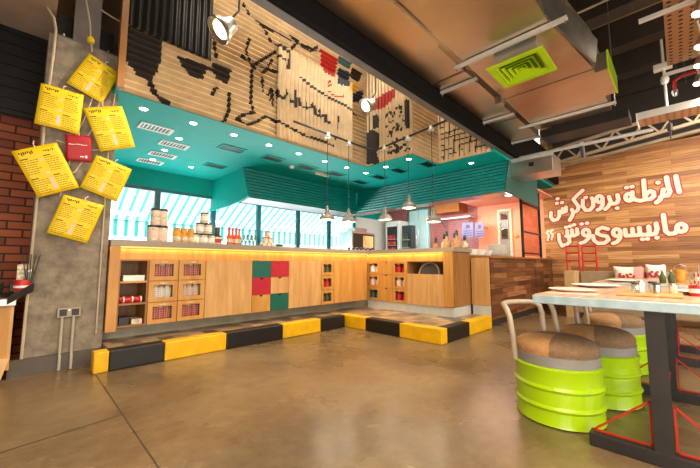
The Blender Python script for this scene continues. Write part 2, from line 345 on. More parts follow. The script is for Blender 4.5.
# ================================================================== THE ROOM
struct(MB().box((-2.6, -4.2, -.12), (10.5, 9.0, 0)).build('floor', M['floor']))
g = MB(); g.prism([(.548, 3.80, .0), (.556, 3.80, .0), (.546, -2, .0), (.538, -2, .0)], (0, 0, .0012)); g.prism([(-2, 2.35, 0), (-2, 2.362, 0), (.54, 2.70, 0), (.54, 2.688, 0)], (0, 0, .001))
tag(g.build('floor_joint', mat('saw_cut', (70, 56, 40), .8)), 'thin saw-cut joints running across the polished concrete floor', 'floor joint', kind='structure')
struct(MB().box((-2.6, -4.2, 5.0), (9.3, 5.2, 5.15)).build('ceiling', M['deck']))
# raised bar step (tiled) behind the kerb
st = MB(); st.prism([(.66, 3.95, 0), (3.88, 3.95, 0), (3.88, 2.28, 0), (9.04, 2.28, 0), (9.04, 7.25, 0), (.66, 7.25, 0)], (0, 0, .186))
struct(st.build('floor_bar_step', M['step']))
# striped kerb stones: one thing each
def kerb(a, b, col, label, first=[0]):
    o = MB().box(a, b).build('kerb_block', M['kerb_y' if col else 'kerb_k'], bevel=.012)
    tag(o, label, 'kerb block', 'painted kerb blocks along the bar step', 'thing')
xs = [.53, .65, 1.12, 1.78, 2.56, 3.22, 3.72]
kl = ['yellow kerb block ending the kerb beside the concrete column', 'black kerb block next to the yellow end block by the column',
      'yellow kerb block below the wire-mesh crate drawers', 'black kerb block below the wide oak sliding panel', 'yellow kerb block below the coloured drawer fronts', 'black kerb block just before the inner corner of the kerb']
for i in range(6): kerb((xs[i]+.002, 3.83, 0), (xs[i+1]-.002, 3.97, .19), i % 2 == 0, kl[i])
ys = [3.97, 3.42, 2.79, 2.145]
kl2 = ['yellow kerb block at the inner corner of the kerb', 'black kerb block in front of the peninsula shelf cubbies', 'yellow kerb block ending at the outer corner of the kerb']
for i in range(3): kerb((3.745, ys[i]-.002, 0), (3.90, ys[i+1]+.002, .19), i % 2 == 0, kl2[i])
kerb((3.902, 2.145, 0), (4.52, 2.29, .19), 0, 'black kerb block turning the outer corner towards the plank cabinet')
kerb((4.524, 2.145, 0), (5.30, 2.29, .19), 1, 'yellow kerb block running up to the plank cabinet')
# walls
struct(MB().box((9.04, -4.2, 0), (9.2, 2.3, 5.0)).build('wall_right', M['wall_planks']))
struct(MB().box((9.04, 2.3, 0), (9.2, 3.95, 3.0)).build('wall_passage', M['pink_wall']))
struct(MB().box((9.04, 3.95, 0), (9.2, 7.4, 3.0)).build('wall_kitchen', M['mosaic']))
struct(MB().box((-2.6, 4.9, 0), (.12, 5.05, 2.56)).build('wall_left', M['brick']))
struct(MB().box((-2.75, -4.2, 0), (-2.6, 5.05, 5.0)).build('wall_side', M['plaster']))
struct(MB().box((-2.75, -4.35, 0), (9.2, -4.2, 5.0)).build('wall_rear', M['plaster']))
sh = MB().box((-2.6, 4.86, 2.56), (.12, 4.9, 3.5))
for k in range(8): sh.bar((-2.6, 4.852, 2.62+k*.118), (.12, 4.852, 2.62+k*.118), .03, .016)
tag(sh.build('roller_shutter', M['corr_dark']), 'black ribbed roller shutter above the brick wall beside the column', 'shutter')
struct(MB().box((-2.6, 3.7, 3.5), (.10, 5.05, 3.7)).build('ceiling_left', M['slab']))
struct(MB().box((8.9, -4.2, 3.45), (9.04, 2.0, 5.0)).build('wall_right_upper', M['joist']))
# concrete column with skirting
c = MB().box((.06, 4.25, .0), (.65, 4.85, 3.28)); struct(c.build('column', M['concrete'], bevel=.008))
struct(MB().box((-.02, 4.2, 0), (.645, 4.25, .15)).build('baseboard_column', M['concrete_dark']))
t = thing('steel_stanchion', 'dark steel stanchion on a bolted base plate above the concrete column', 'steel post', (.33, 4.5, 3.28))
MB().box((.1, 4.28, 3.28), (.62, 4.75, 3.31)).build('base_plate', M['grey_steel'], t, bevel=.004)
h = MB().box((.24, 4.30, 3.31), (.46, 4.32, 5.0)); h.box((.24, 4.5, 3.31), (.46, 4.52, 5.0)); h.box((.34, 4.32, 3.31), (.36, 4.5, 5.0)); h.build('post', M['grey_steel'], t)
MB().box((.12, 4.42, 3.31), (.235, 4.46, 3.62)).build('gusset', M['black_steel'], t); MB().box((.465, 4.42, 3.31), (.60, 4.46, 3.62)).build('gusset', M['black_steel'], t)
for x in (.17, .55): MB().lathe([(.02, 0), (.02, .03), (.012, .03), (.012, .06)], (x, 4.36, 3.31), 8).build('bolt', M['steel'], t)
struct(MB().box((-2.6, 4.95, 2.56), (.45, 5.05, 5.0)).build('wall_left_upper', M['plaster']))
struct(MB().box((.3, 5.05, 2.95), (9.2, 5.15, 5.0)).build('wall_soffit_back', M['plaster']))
struct(MB().box((.60, 4.03, 2.85), (.66, 4.12, 5.0)).build('trim_1', M['oak_shade']))

# ------------------------------------------------------------------ bar back: teal soffit, header, windows
struct(MB().prism([(.6, 4.13, 2.85), (.6, 7.4, 2.85), (9.04, 7.4, 2.85), (9.04, 2.06, 2.85), (5.41, 2.06, 2.85), (5.41, 3.08, 2.85), (4.58, 3.08, 2.85), (4.58, 4.13, 2.85)], (0, 0, .1)).build('ceiling_bar', M['teal']))
struct(MB().box((.3, 7.25, 2.5), (9.04, 7.4, 2.95)).build('wall_header', M['teal']))
struct(MB().box((.3, 7.25, 0), (9.04, 7.4, 1.0)).build('wall_back', M['teal']))
struct(MB().box((.3, 4.85, 0), (.45, 7.4, 2.95)).build('wall_bar_left', M['plaster']))
wx = [.45, 1.86, 2.98, 4.1, 5.29, 6.41, 7.5]
for i in range(6):
    w = bpy.data.objects.new('window_%d' % (i+1), None); COL.objects.link(w); w.location = (wx[i], 7.3, 1.0); w['kind'] = 'structure'
    f = MB(); a, b = wx[i], wx[i+1]
    f.box((a, 7.26, 1.0), (a+.05, 7.34, 2.5)); f.box((b-.05, 7.26, 1.0), (b, 7.34, 2.5)); f.box((a+.05, 7.26, 1.0), (b-.05, 7.34, 1.06)); f.box((a+.05, 7.26, 2.44), (b-.05, 7.34, 2.5))
    f.build('window_frame', M['frame_grey' if i < 1 else 'frame_teal'], w)
    MB().box((a+.05, 7.295, 1.06), (b-.05, 7.301, 2.44)).build('window_pane', M['glass'], w)
struct(MB().box((7.5, 7.2, 1.0), (9.04, 7.4, 2.5)).build('wall_corner_panel', M['white']))
# awning outside, its valance, pavement
t = thing('awning', 'white and turquoise striped awning outside the bar windows', 'awning', (4, 8, 0))
MB().prism([(-1.5, 7.45, 2.72), (9.5, 7.45, 2.72), (9.5, 8.75, 1.98), (-1.5, 8.75, 1.98)], (0, 0, .006)).build('awning_cloth', M['awning'], t)
MB().box((-1.5, 8.746, 1.62), (9.5, 8.752, 1.985)).build('valance', M['valance'], t)
MB().tube([(-1.5, 8.76, 1.99), (9.5, 8.76, 1.99)], .02, 8).build('front_bar', M['rail'], t)
struct(MB().box((-6, 7.4, -.15), (14, 20, 0)).build('ground', M['ground']))

# ------------------------------------------------------------------ kitchen hood
t = thing('extractor_hood', 'long teal ribbed extractor hood wrapping the kitchen corner under the soffit', 'hood', (5, 5.5, 2.24))
def hoodface(m, nrib):   # sloping ribbed front along the windows, then towards the viewer
    P = [(2.92, 5.84, 2.849), (6.08, 5.84, 2.849), (6.08, 2.06, 2.849)]; Q = [(2.92, 5.6, 2.25), (5.82, 5.6, 2.25), (5.82, 2.06, 2.25)]
    for a in range(2):
        prev = None
        for k in range(nrib*8+1):
            f = k/(nrib*8); o = .015*math.sin(2*math.pi*k/8)
            pa = Vector(P[a]).lerp(Vector(Q[a]), f); pb = Vector(P[a+1]).lerp(Vector(Q[a+1]), f)
            off = Vector((0, -o, 0)) if a == 0 else Vector((-o, 0, 0))
            cur = (m.b.verts.new(pa+off), m.b.verts.new(pb+off))
            if prev: m.face([prev[0], prev[1], cur[1], cur[0]])
            prev = cur
    return m
hoodface(MB(), 9).build('ribbed_front', M['teal_dark'], t, smooth=True)
MB().prism([(2.92, 5.84, 2.849), (2.92, 5.6, 2.25), (2.92, 6.0, 2.2), (2.92, 6.5, 2.17), (2.92, 7.24, 2.17), (2.92, 7.24, 2.849)], (.03, 0, 0)).build('side_panel', M['teal'], t)
MB().prism([(6.08, 2.05, 2.849), (5.82, 2.05, 2.25), (7.7, 2.05, 2.2), (7.7, 2.05, 2.849)], (0, .03, 0)).build('end_panel', M['teal_deep'], t)
pf = MB().prism([(2.95, 5.62, 2.24), (5.8, 5.62, 2.24), (5.8, 5.95, 2.19), (2.95, 5.95, 2.19)], (0, 0, .012)); pf.build('perforated_strip', M['hood_perf'], t)
MB().box((5.84, 2.1, 2.24), (6.15, 5.9, 2.25)).build('perforated_strip', M['steel'], t)
struct(MB().box((6.15, 2.09, 2.6), (9.04, 3.95, 2.64)).build('ceiling_passage', M['pink_ceiling']))
for i, (x, y) in enumerate([AZ(2.58, 507, 195).to_2d(), (7.9, 2.5), (7.0, 3.4)]):
    o = MB().box((x-.16, y-.06, 2.58), (x+.16, y+.06, 2.6)).build('passage_light', M['lamp_cool'])
    tag(o, ['bright ceiling light just under the end of the teal hood', 'ceiling light of the salmon passage behind the glass screen', 'ceiling light deeper inside the salmon passage'][i], 'ceiling light', 'passage ceiling lights')

# ------------------------------------------------------------------ soffit fittings
dl = [(x, 4.42) for x in (.93, 1.5, 2.06, 2.63, 3.2, 3.78, 4.33, 4.88)] + [(4.83, 3.86), (4.75, 3.28), (1.55, 5.12), (1.55, 5.82), (1.55, 6.5), (2.2, 6.5), (5.75, 2.6)]
dlab = ['nearest the column'] + ['%s from the column' % NTH[k] for k in range(1, 7)] + ['at the inner corner']
for i, (x, y) in enumerate(dl):
    lab = ('recessed downlight in the front row of the teal soffit, '+dlab[i]) if i < 8 else \
        ['downlight in the teal soffit on the peninsula side, next to the corner one', 'downlight in the teal soffit over the middle of the peninsula', 'downlight behind the front pair of vents near the column', 'downlight between the vents farther back near the column', 'rearmost downlight by the window header', 'downlight between the window header and the hood side', 'downlight over the peninsula end beside the beam'][i-8]
    t = thing('downlight', lab, 'downlight', (x, y, 2.85), 'downlights in the teal soffit')
    MB().lathe([(.034, -.002), (.05, -.006), (.055, -.001), (.055, .0)], (x, y, 2.85), 14).build('trim_ring', M['white'], t, smooth=True)
    MB().lathe([(.04, -.007), (.04, -.004)], (x, y, 2.85), 14).build('lamp', M['lamp_cool'], t)
    if i < 10: light('SPOT', 'downlight_beam', (x, y, 2.83), 16, (1, .9, .74), (0, 0, 0), spot_size=R(120), spot_blend=.8, shadow_soft_size=.05)
gl = [(1.2, 4.95), (1.58, 5.45), (1.6, 6.1), (1.55, 6.65), (2.3, 4.98), (2.5, 6.1), (3.03, 4.95), (3.77, 4.95), (4.48, 4.9), (5.3, 4.42), (5.32, 5.0), (5.2, 3.83), (5.25, 3.2)]
gt = ['nearest the column, first of its row', 'second behind the one nearest the column', 'third back from the column towards the window', 'fourth back, close to the window header', 'second of the front row', 'close to the side of the teal hood', 'third of the front row', 'fourth of the front row', 'fifth of the front row near the corner', 'first on the peninsula side', 'deep in the inner corner above the hood', 'in the middle of the peninsula side', 'last on the peninsula side']
proto = None
for i, (x, y) in enumerate(gl):
    if i in (0, 4): proto = None
    lab = 'slatted air vent in the teal soffit, '+gt[i]
    if proto is None:
        t = proto = thing('air_vent', lab, 'air vent', (x, y, 2.85), 'air vents in the teal soffit')
        f = MB()
        for a, b in (((-.2, -.12), (.2, -.095)), ((-.2, .095), (.2, .12)), ((-.2, -.095), (-.175, .095)), ((.175, -.095), (.2, .095))): f.box((x+a[0], y+a[1], 2.836), (x+b[0], y+b[1], 2.85))
        f.build('frame', M['white' if i < 4 else 'teal'], t)
        MB().box((x-.175, y-.095, 2.846), (x+.175, y+.095, 2.85)).build('backing', M['dark'], t)
        for k in range(8):
            xx = x-.155+k*.044; MB().prism([(xx, y-.093, 2.838), (xx+.006, y-.093, 2.838), (xx+.02, y-.093, 2.8455), (xx+.014, y-.093, 2.8455)], (0, .186, 0)).build('slat', M['white' if i < 4 else 'teal_deep'], t)
    else: dup(proto, (x, y, 2.85), lab)
o = MB().lathe([(.05, 0), (.05, -.015), (.035, -.04), (.01, -.045)], (3.53, 5.09, 2.85), 14).build('smoke_detector', M['white'], smooth=True); tag(o, 'round white smoke detector on the teal soffit', 'smoke detector')
o = MB().box((4.05, 5.02, 2.79), (4.4, 5.05, 2.85)).build('ceiling_sign', M['cream']); tag(o, 'small pale sign box fixed under the teal soffit', 'sign')

# ------------------------------------------------------------------ corrugated fascia with painted mural
def inpoly(p, poly):
    x, y = p; r = False; j = len(poly)-1
    for i in range(len(poly)):
        a, b = poly[i], poly[j]
        if (a[1] > y) != (b[1] > y) and x < (b[0]-a[0])*(y-a[1])/(b[1]-a[1])+a[0]: r = not r
        j = i
    return r
def dseg(p, a, b):
    ax, ay = b[0]-a[0], b[1]-a[1]; L = ax*ax+ay*ay
    t = 0 if L == 0 else max(0, min(1, ((p[0]-a[0])*ax+(p[1]-a[1])*ay)/L))
    return math.hypot(p[0]-a[0]-t*ax, p[1]-a[1]-t*ay)
def painted(p, shapes):
    for k, pts, mi, r in shapes:
        if k == 'P':
            if inpoly(p, pts): return mi
        else:
            for a, b in zip(pts, pts[1:]):
                if dseg(p, a, b) < r: return mi
    return 0
CM = [M['corr'], M['paint_black'], M['paint_red'], M['paint_blue'], M['paint_yellow'], M['paint_teal']]
def corr(label, axis, fixed, u0, u1, z0, z1, vertical, shapes, base=None, pitch=.076, amp=.019):
    m = MB(); nsub = 6
    L = (u1-u0) if vertical else (z1-z0); n1 = max(6, int(L/pitch*nsub)); o = .026
    n2 = max(2, int(((z1-z0) if vertical else (u1-u0))/.024))
    nu, nz = (n1, n2) if vertical else (n2, n1)
    def P(i, j):
        u = u0+(u1-u0)*i/nu; z = z0+(z1-z0)*j/nz; w = amp*math.cos(2*math.pi*((u-u0) if vertical else (z-z0))/pitch)
        return (u, fixed+w, z) if axis == 1 else (fixed+w, u, z)
    V = [[m.b.verts.new(P(i, j)) for j in range(nz+1)] for i in range(nu+1)]
    for i in range(nu):
        for j in range(nz):
            f = m.face([V[i][j], V[i+1][j], V[i+1][j+1], V[i][j+1]])
            if shapes: f.material_index = painted((u0+(u1-u0)*(i+.5)/nu, z0+(z1-z0)*(j+.5)/nz), shapes)
    ms = list(CM)
    if base: ms[0] = base
    ob = m.build('corrugated_panel', ms, smooth=True)
    sd = ob.modifiers.new('thick', 'SOLIDIFY'); sd.thickness = .003
    tag(ob, label, 'corrugated panel', 'corrugated panels of the fascia')
    return ob
FY, FX = 4.1, 4.55
def sA(k, px, mi, r=0): return (k, [(lambda p: (p.x, p.z))(AY(FY, *q)) for q in px], mi, r)
def sB(k, px, mi, r=0): return (k, [(lambda p: (p.y, p.z))(AX(FX, *q)) for q in px], mi, r)
def sD(k, px, mi, r=0): return (k, [(lambda p: (p.y, p.z))(AX(5.38, *q)) for q in px], mi, r)
mural = [
 sA('P', [(118, 22), (162, 39), (159, 70), (150, 82), (138, 76), (124, 58), (118, 50)], 1),
 sA('L', [(146, 74), (155, 94), (168, 104)], 1, .03),
 sA('P', [(177.5, 56), (207, 66), (203, 79), (192, 76), (182, 68)], 1), sA('P', [(211.6, 61), (231.6, 69), (228, 84), (215, 78)], 1), sA('L', [(203, 67), (214, 70)], 1, .018),
 sA('L', [(214, 40), (216, 58)], 1, .022), sA('L', [(216, 88), (213, 94)], 1, .022), sA('L', [(229, 94), (228, 112), (223, 122)], 1, .021),
 sA('L', [(252, 70), (251, 88), (251, 104), (254, 112), (243, 115), (237, 119), (247, 125), (256, 122), (266, 116), (285, 127), (304, 137), (323, 143), (332, 147)], 1, .02),
 sA('L', [(243, 4), (250, 16), (262, 25), (277, 33), (290, 40), (304, 46), (320, 52)], 1, .02), sA('L', [(262, 25), (272, 44), (290, 50), (298, 42), (288, 34)], 1, .020), sA('L', [(300, 46), (310, 52), (318, 46)], 1, .020),
 sA('L', [(276, 46), (288, 54), (287, 70)], 1, .019), sA('L', [(241, 58), (256, 66), (276, 72)], 1, .019), sA('L', [(252, 66), (262, 60), (275, 52)], 1, .019),
 sA('L', [(262.0, 77.2), (262.9, 90.9)], 1, .02),
 sA('L', [(268.0, 95.2), (270.6, 89.2), (272.7, 94.3), (269.7, 99.4)], 1, .02),
 sA('L', [(273.2, 91.7), (272.3, 104.6)], 1, .02),
 sA('L', [(276.2, 90.9), (277.0, 97.7), (282.2, 99.4), (285.2, 95.2), (284.3, 90.9)], 1, .02),
 sA('L', [(287.7, 96.0), (289.0, 102.9), (292.5, 102.9)], 1, .02),
 sA('L', [(293.3, 91.7), (294.2, 108.0)], 1, .02),
 sA('L', [(297.2, 98.6), (298.0, 106.3), (303.6, 109.3), (310.0, 108.0), (310.9, 104.6)], 1, .02),
 sA('L', [(304.0, 102.0), (304.9, 109.7)], 1, .02),
 sA('L', [(312.6, 107.2), (313.5, 114.9), (318.6, 117.9), (323.7, 115.7), (323.3, 121.7), (328.0, 124.3)], 1, .02),
 sA('L', [(317.3, 111.4), (318.2, 118.3)], 1, .02),
 sA('L', [(336.6, 117.9), (335.3, 132.9)], 1, .02),
 sA('L', [(334.0, 138.0), (333.6, 139.3)], 1, .02),
 sA('L', [(299.3, 79.3), (310.0, 87.9), (327.2, 98.6), (344.3, 107.2), (357.2, 116.6)], 1, .02),
 sA('L', [(241.4, 55.7), (250.9, 64.3), (255.2, 68.6)], 1, .02),
 sA('L', [(271.5, 60.0), (266.3, 70.7), (261.2, 72.9)], 1, .02),
 sA('L', [(249.2, 39.4), (245.7, 51.4), (250.9, 64.3)], 1, .02),
 sA('L', [(276.6, 56.6), (283.5, 60.9), (285.2, 68.6)], 1, .02),
 sA('P', [(320, 49), (338, 60), (333, 79), (321, 73)], 2), sA('L', [(326, 84), (329, 82), (330, 86), (326, 87), (326, 84)], 2, .014), sA('L', [(326, 92), (332, 97), (341, 98), (342, 92)], 2, .014),
 sA('P', [(338, 67), (350, 72), (347, 88), (336, 85)], 3), sA('P', [(350, 82), (358, 84), (355, 94), (348, 91)], 4), sA('P', [(352, 92), (363, 90), (362, 104), (351, 101)], 3), sA('P', [(338, 56), (352, 62), (349, 70), (338, 64)], 5), sA('P', [(352, 66), (362, 74), (358, 83), (350, 76)], 1)]
P = AY(FY, 276, 100); xv0 = P.x; xv1 = AY(FY, 350, 130).x
corr('horizontally ribbed fascia panel painted with a face in dark glasses', 1, FY, .62, xv0+.03, 2.85, 4.98, False, mural)
corr('ribbed fascia panel painted black, upright ribs, high beside the column', 1, FY-.048, .64, 1.56, AY(FY, 130, 30).z+.02, 4.98, True, [], M['corr_dark'])
corr('upright ribbed fascia panel with black lettering and red and navy patches', 1, FY-.048, xv0, xv1, 2.85, AY(FY, 276, 44).z, True, mural)
corr('horizontally ribbed fascia panel high up behind the upright lettered one', 1, FY, xv0+.03, FX, 2.85, 4.98, False, mural)
muralB = [sB('P', [(372, 116), (377, 114), (380, 120), (378, 128), (372, 130)], 1), sB('P', [(367, 133), (372, 129), (380, 134), (380, 146), (377, 152), (379, 163), (367, 165)], 1),
 sB('P', [(404, 100), (410, 99), (410, 127), (405, 129)], 1), sB('P', [(370, 101), (396, 88), (394, 98), (384, 108), (371, 111)], 2)]
rr = random.Random(5)
for k in range(26):
    x = rr.uniform(387, 403); y = rr.uniform(106, 132)-.35*(x-387)+2; muralB.append(sB('L', [(x, y), (x+rr.uniform(-3, 3), y+rr.uniform(1, 5))], 1, .016))
for k in range(22):
    x = rr.uniform(391, 406); y = rr.uniform(138, 154)-.2*(x-391); muralB.append(sB('L', [(x, y), (x+rr.uniform(-4, 4), y+rr.uniform(-3, 3))], 1, .022))
corr('upright ribbed fascia panel with a black painted figure and red lips', 0, FX, 3.05, FY, 2.85, 4.98, True, muralB)
corr('bare horizontally ribbed panel on the short return of the fascia', 1, 3.05, FX, 5.38, 2.85, 4.98, False, [])
muralD = []
for k in range(9):
    y = 2.95-k*.1; muralD.append(('L', [(y, 2.9), (y-.04, 3.5), (y-.06, 4.1)], 1, .008))
for k in range(8): muralD.append(('L', [(3.0, 2.96+k*.11), (2.6, 3.0+k*.1), (2.0, 2.98+k*.12)], 1, .008))
corr('upright ribbed fascia panel covered in fine black net lines beside the beam', 0, 5.38, 2.1, 3.05, 2.85, 4.98, True, muralD)

# ------------------------------------------------------------------ steel beam
b = MB().box((-2.6, 2.0, 2.9), (9.04, 2.08, 2.925)); b.box((-2.6, 2.0, 2.925), (9.04, 2.03, 3.5)); b.box((-2.6, 2.0, 3.5), (9.04, 2.08, 3.525))
struct(b.build('beam', M['grey_steel']))  # grey holds the light on the underside; the beam itself is black
struct(MB().box((-2.6, 1.94, 2.905), (9.04, 1.998, 3.52)).build('beam_casing', M['beam_black']))
for i, y0 in enumerate([0]):
    for k in range(9):
        x = .4+k*1.05
        struct(MB().box((x, -4.2, 4.55), (x+.26, 1.75, 5.0)).build('ceiling_joist', M['joist']))
# ================================================================== THE BAR
BF, PF = 4.22, 4.72          # front planes of the long bar (y) and of the peninsula (x)
mA = lambda u, w, z: (u, BF+w, z)
mP = lambda u, w, z: (PF+w, u, z)
def xb(px): return AY(BF, px, 285).x
def yp(px): return AX(PF, px, 285).y
ZB, ZT, ZC, ZW = .33, 1.05, 1.19, 1.26      # plinth top, cabinet top, apron top, worktop top
ZR = [ZB, .57, .81, ZT]
struct(MB().box((.67, BF+.24, .186), (PF+.5, 4.85, ZB)).build('plinth_bar', M['plinth']))
struct(MB().box((PF+.01, 2.485, .186), (5.3, BF+.03, ZB)).build('plinth_peninsula', M['plinth_light']))
def fbox(m, f, a, b): m.box(f(*a), f(*b)); return m
def carcass(t, f, u0, u1, z0=ZB, z1=ZT, depth=.42, mt='oak_shade', ex=()):
    m = MB(); s = 1 if u1 > u0 else -1; q = .016*s
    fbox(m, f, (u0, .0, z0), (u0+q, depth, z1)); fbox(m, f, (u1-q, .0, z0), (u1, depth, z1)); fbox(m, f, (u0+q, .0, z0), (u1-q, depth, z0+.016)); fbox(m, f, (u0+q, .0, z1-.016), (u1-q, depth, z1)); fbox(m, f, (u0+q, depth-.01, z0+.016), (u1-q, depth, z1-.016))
    for z in ex: fbox(m, f, (u0+q, .0, z-.008), (u1-q, depth-.01, z+.008))
    return m.build('carcass', M[mt], t)
def windowed_front(t, f, u0, u1, z0, z1, name='drawer', mt='oak', mesh=True, mx=.17, mz=.2, handle=True):
    s = 1 if u1 > u0 else -1; g = .004*s; u0 += g; u1 -= g; z0 += .004; z1 -= .004; du = (u1-u0)*mx; dz = (z1-z0)*mz
    m = MB(); fbox(m, f, (u0, -.02, z0), (u0+du, 0, z1)); fbox(m, f, (u1-du, -.02, z0), (u1, 0, z1)); fbox(m, f, (u0+du, -.02, z0), (u1-du, 0, z0+dz)); fbox(m, f, (u0+du, -.02, z1-dz), (u1-du, 0, z1))
    d = m.build(name, M[mt], t)
    if mesh:
        w = MB()
        for k in range(1, 8): u = u0+du+(u1-u0-2*du)*k/8; fbox(w, f, (u-.0014, -.012, z0+dz), (u+.0014, -.009, z1-dz))
        for k in range(1, 6): z = z0+dz+(z1-z0-2*dz)*k/6; fbox(w, f, (u0+du, -.012, z-.0014), (u1-du, -.009, z+.0014))
        w.build('wire_mesh', M['mesh'], d)
    if handle: fbox(MB(), f, ((u0+u1)/2-.035, -.026, z1-dz*.62), ((u0+u1)/2+.035, -.02, z1-dz*.38)).build('handle', M['cream'], d)
    return d
def solid_front(t, f, u0, u1, z0, z1, mt, name='drawer', notch=True, label=None):
    s = 1 if u1 > u0 else -1; u0 += .003*s; u1 -= .003*s; c = (u0+u1)/2
    m = MB()
    if notch:
        r = .026; pts = [f(u0, -.02, z0+.003), f(u1, -.02, z0+.003), f(u1, -.02, z1-.003), f(c+r*s, -.02, z1-.003)] + [f(c+r*s*math.cos(a), -.02, z1-.003-r*math.sin(a)) for a in (R(30), R(60), R(90), R(120), R(150))] + [f(c-r*s, -.02, z1-.003), f(u0, -.02, z1-.003)]
        m.prism(pts, Vector(f(0, .02, 0))-Vector(f(0, 0, 0)))
    else: fbox(m, f, (u0, -.02, z0+.003), (u1, 0, z1-.003))
    o = m.build(name, M[mt], t)
    if label: o['label'] = label
    return o
# --- long bar
X = [xb(p) for p in (118, 148, 177.5, 204.5, 251.5, 270, 288, 320.5, 333, 366)]
struct(MB().box((.66, BF-.02, .3), (X[0], 4.6, ZC)).build('trim_2', M['oak']))
t = thing('open_shelf_cabinet', 'open oak shelf cabinet at the column end of the bar', 'cabinet', (X[0], BF, ZB), 'cabinet units under the bar')
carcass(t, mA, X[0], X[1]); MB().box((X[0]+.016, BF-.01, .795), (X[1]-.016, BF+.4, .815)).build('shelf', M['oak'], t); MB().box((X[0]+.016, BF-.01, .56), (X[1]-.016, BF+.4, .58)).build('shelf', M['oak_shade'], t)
crate_cells = []
for k, (nm) in enumerate(['first', 'second']):
    t = thing('crate_drawer_cabinet', '%s oak cabinet of three wire-mesh drawers, %s' % (nm, ['next to the open shelves', 'next to the wide sliding panel'][k]), 'cabinet', (X[1+k], BF, ZB), 'cabinet units under the bar')
    carcass(t, mA, X[1+k], X[2+k], ex=ZR[1:3])
    for r in range(3): windowed_front(t, mA, X[1+k], X[2+k], ZR[2-r], ZR[3-r]); crate_cells.append((mA, X[1+k], X[2+k], ZR[2-r], k, r))
def panel_cab(f, u0, u1, label, mt='oak', z0=ZB, z1=ZT):
    t = thing('panel_cabinet', label, 'cabinet', f(u0, 0, ZB), 'cabinet units under the bar'); carcass(t, f, u0, u1, z0, z1)
    s = 1 if u1 > u0 else -1
    fbox(MB(), f, (u0+.004*s, -.02, z0+.004), (u1-.004*s, 0, z1-.004)).build('door', M[mt], t, bevel=.002); return t
panel_cab(mA, X[3], X[4], 'wide oak cabinet with a plain panel between mesh drawers and coloured drawers', 'oak_pale')
cols = [['green_drawer', 'red_drawer', 'oak'], ['red_drawer', 'oak_pale', 'green_drawer']]; nmz = {'green_drawer': 'green drawer front', 'red_drawer': 'red drawer front', 'oak': None, 'oak_pale': None}
for k in range(2):
    t = thing('coloured_drawer_cabinet', ['drawer cabinet with green, red and oak fronts from top to bottom', 'drawer cabinet with red, oak and green fronts from top to bottom'][k], 'cabinet', (X[4+k], BF, ZB), 'cabinet units under the bar')
    carcass(t, mA, X[4+k], X[5+k], ex=ZR[1:3])
    for r in range(3): solid_front(t, mA, X[4+k], X[5+k], ZR[2-r], ZR[3-r], cols[k][r], label=nmz[cols[k][r]])
panel_cab(mA, X[6], X[7], 'oak cabinet with a plain panel just past the coloured drawers', 'oak_pale')
t = thing('crate_drawer_cabinet', 'narrow oak cabinet with three small windows near the bar corner', 'cabinet', (X[7], BF, ZB), 'cabinet units under the bar')
carcass(t, mA, X[7], X[8], ex=ZR[1:3])
for r in range(3): windowed_front(t, mA, X[7], X[8], ZR[2-r], ZR[3-r], mesh=False, handle=False); crate_cells.append((mA, X[7], X[8], ZR[2-r], 2, r))
panel_cab(mA, X[8], 4.66, 'oak cabinet with a plain panel in the inner corner of the bar', 'oak')
# --- peninsula
Yv = [yp(p) for p in (367.5, 380.5, 393, 407.5, 444.5, 456)]
def cubby(u0, u1, label, k):
    t = thing('cubby_cabinet', label, 'cabinet', mP(u0, 0, ZB), 'cabinet units under the bar'); carcass(t, mP, u0, u1, ex=ZR[1:3], mt='oak')
    for r in range(3): windowed_front(t, mP, u0, u1, ZR[2-r], ZR[3-r], 'cubby_frame', mesh=False, mx=.16, mz=.17, handle=False); crate_cells.append((mP, u0, u1, ZR[2-r], k, r))
cubby(Yv[0], Yv[1], 'oak cabinet of three open cubbies next to the inner corner', 3)
t = thing('notched_drawer_cabinet', 'narrow oak cabinet of three plain drawers with round notches', 'cabinet', mP(Yv[1], 0, ZB), 'cabinet units under the bar'); carcass(t, mP, Yv[1], Yv[2], ex=ZR[1:3])
for r in range(3): solid_front(t, mP, Yv[1], Yv[2], ZR[2-r], ZR[3-r], 'oak')
cubby(Yv[2], Yv[3], 'oak cabinet of three open cubbies beside the tray niche', 4)
t = thing('niche_cabinet', 'wide oak cabinet with an open niche above a plain door', 'cabinet', mP(Yv[3], 0, ZB), 'cabinet units under the bar'); carcass(t, mP, Yv[3], Yv[4])
fbox(MB(), mP, (Yv[3]-.004, -.02, ZB), (Yv[4]+.004, 0, .835)).build('door', M['oak_pale'], t, bevel=.002)
struct(MB().box((PF-.02, Yv[4], .34), (5.3, 2.48, ZC)).build('trim_3', M['oak']))
tp_ = (PF+.13, (Yv[3]+Yv[4])/2-.01, .83); ta_ = (-1, 0, .2)
t = thing('serving_tray', 'round slate grey serving tray with pale rim standing in the niche', 'tray', tp_)
MB().lathe([(.18, 0), (.18, .018), (.0, .018)], tp_, 32, ta_).build('dish', M['tray_dark'], t, smooth=True); MB().lathe([(.178, -.002), (.198, -.002), (.2, .03), (.18, .03), (.178, -.002)], tp_, 32, ta_, caps=False).build('rim', M['hoop'], t, smooth=True)
struct(MB().box((PF+.0, 2.47, .34), (5.29, 2.48, ZC)).build('trim_6', M['oak_shade']))  # darker oak puts the shade of this end face into its colour
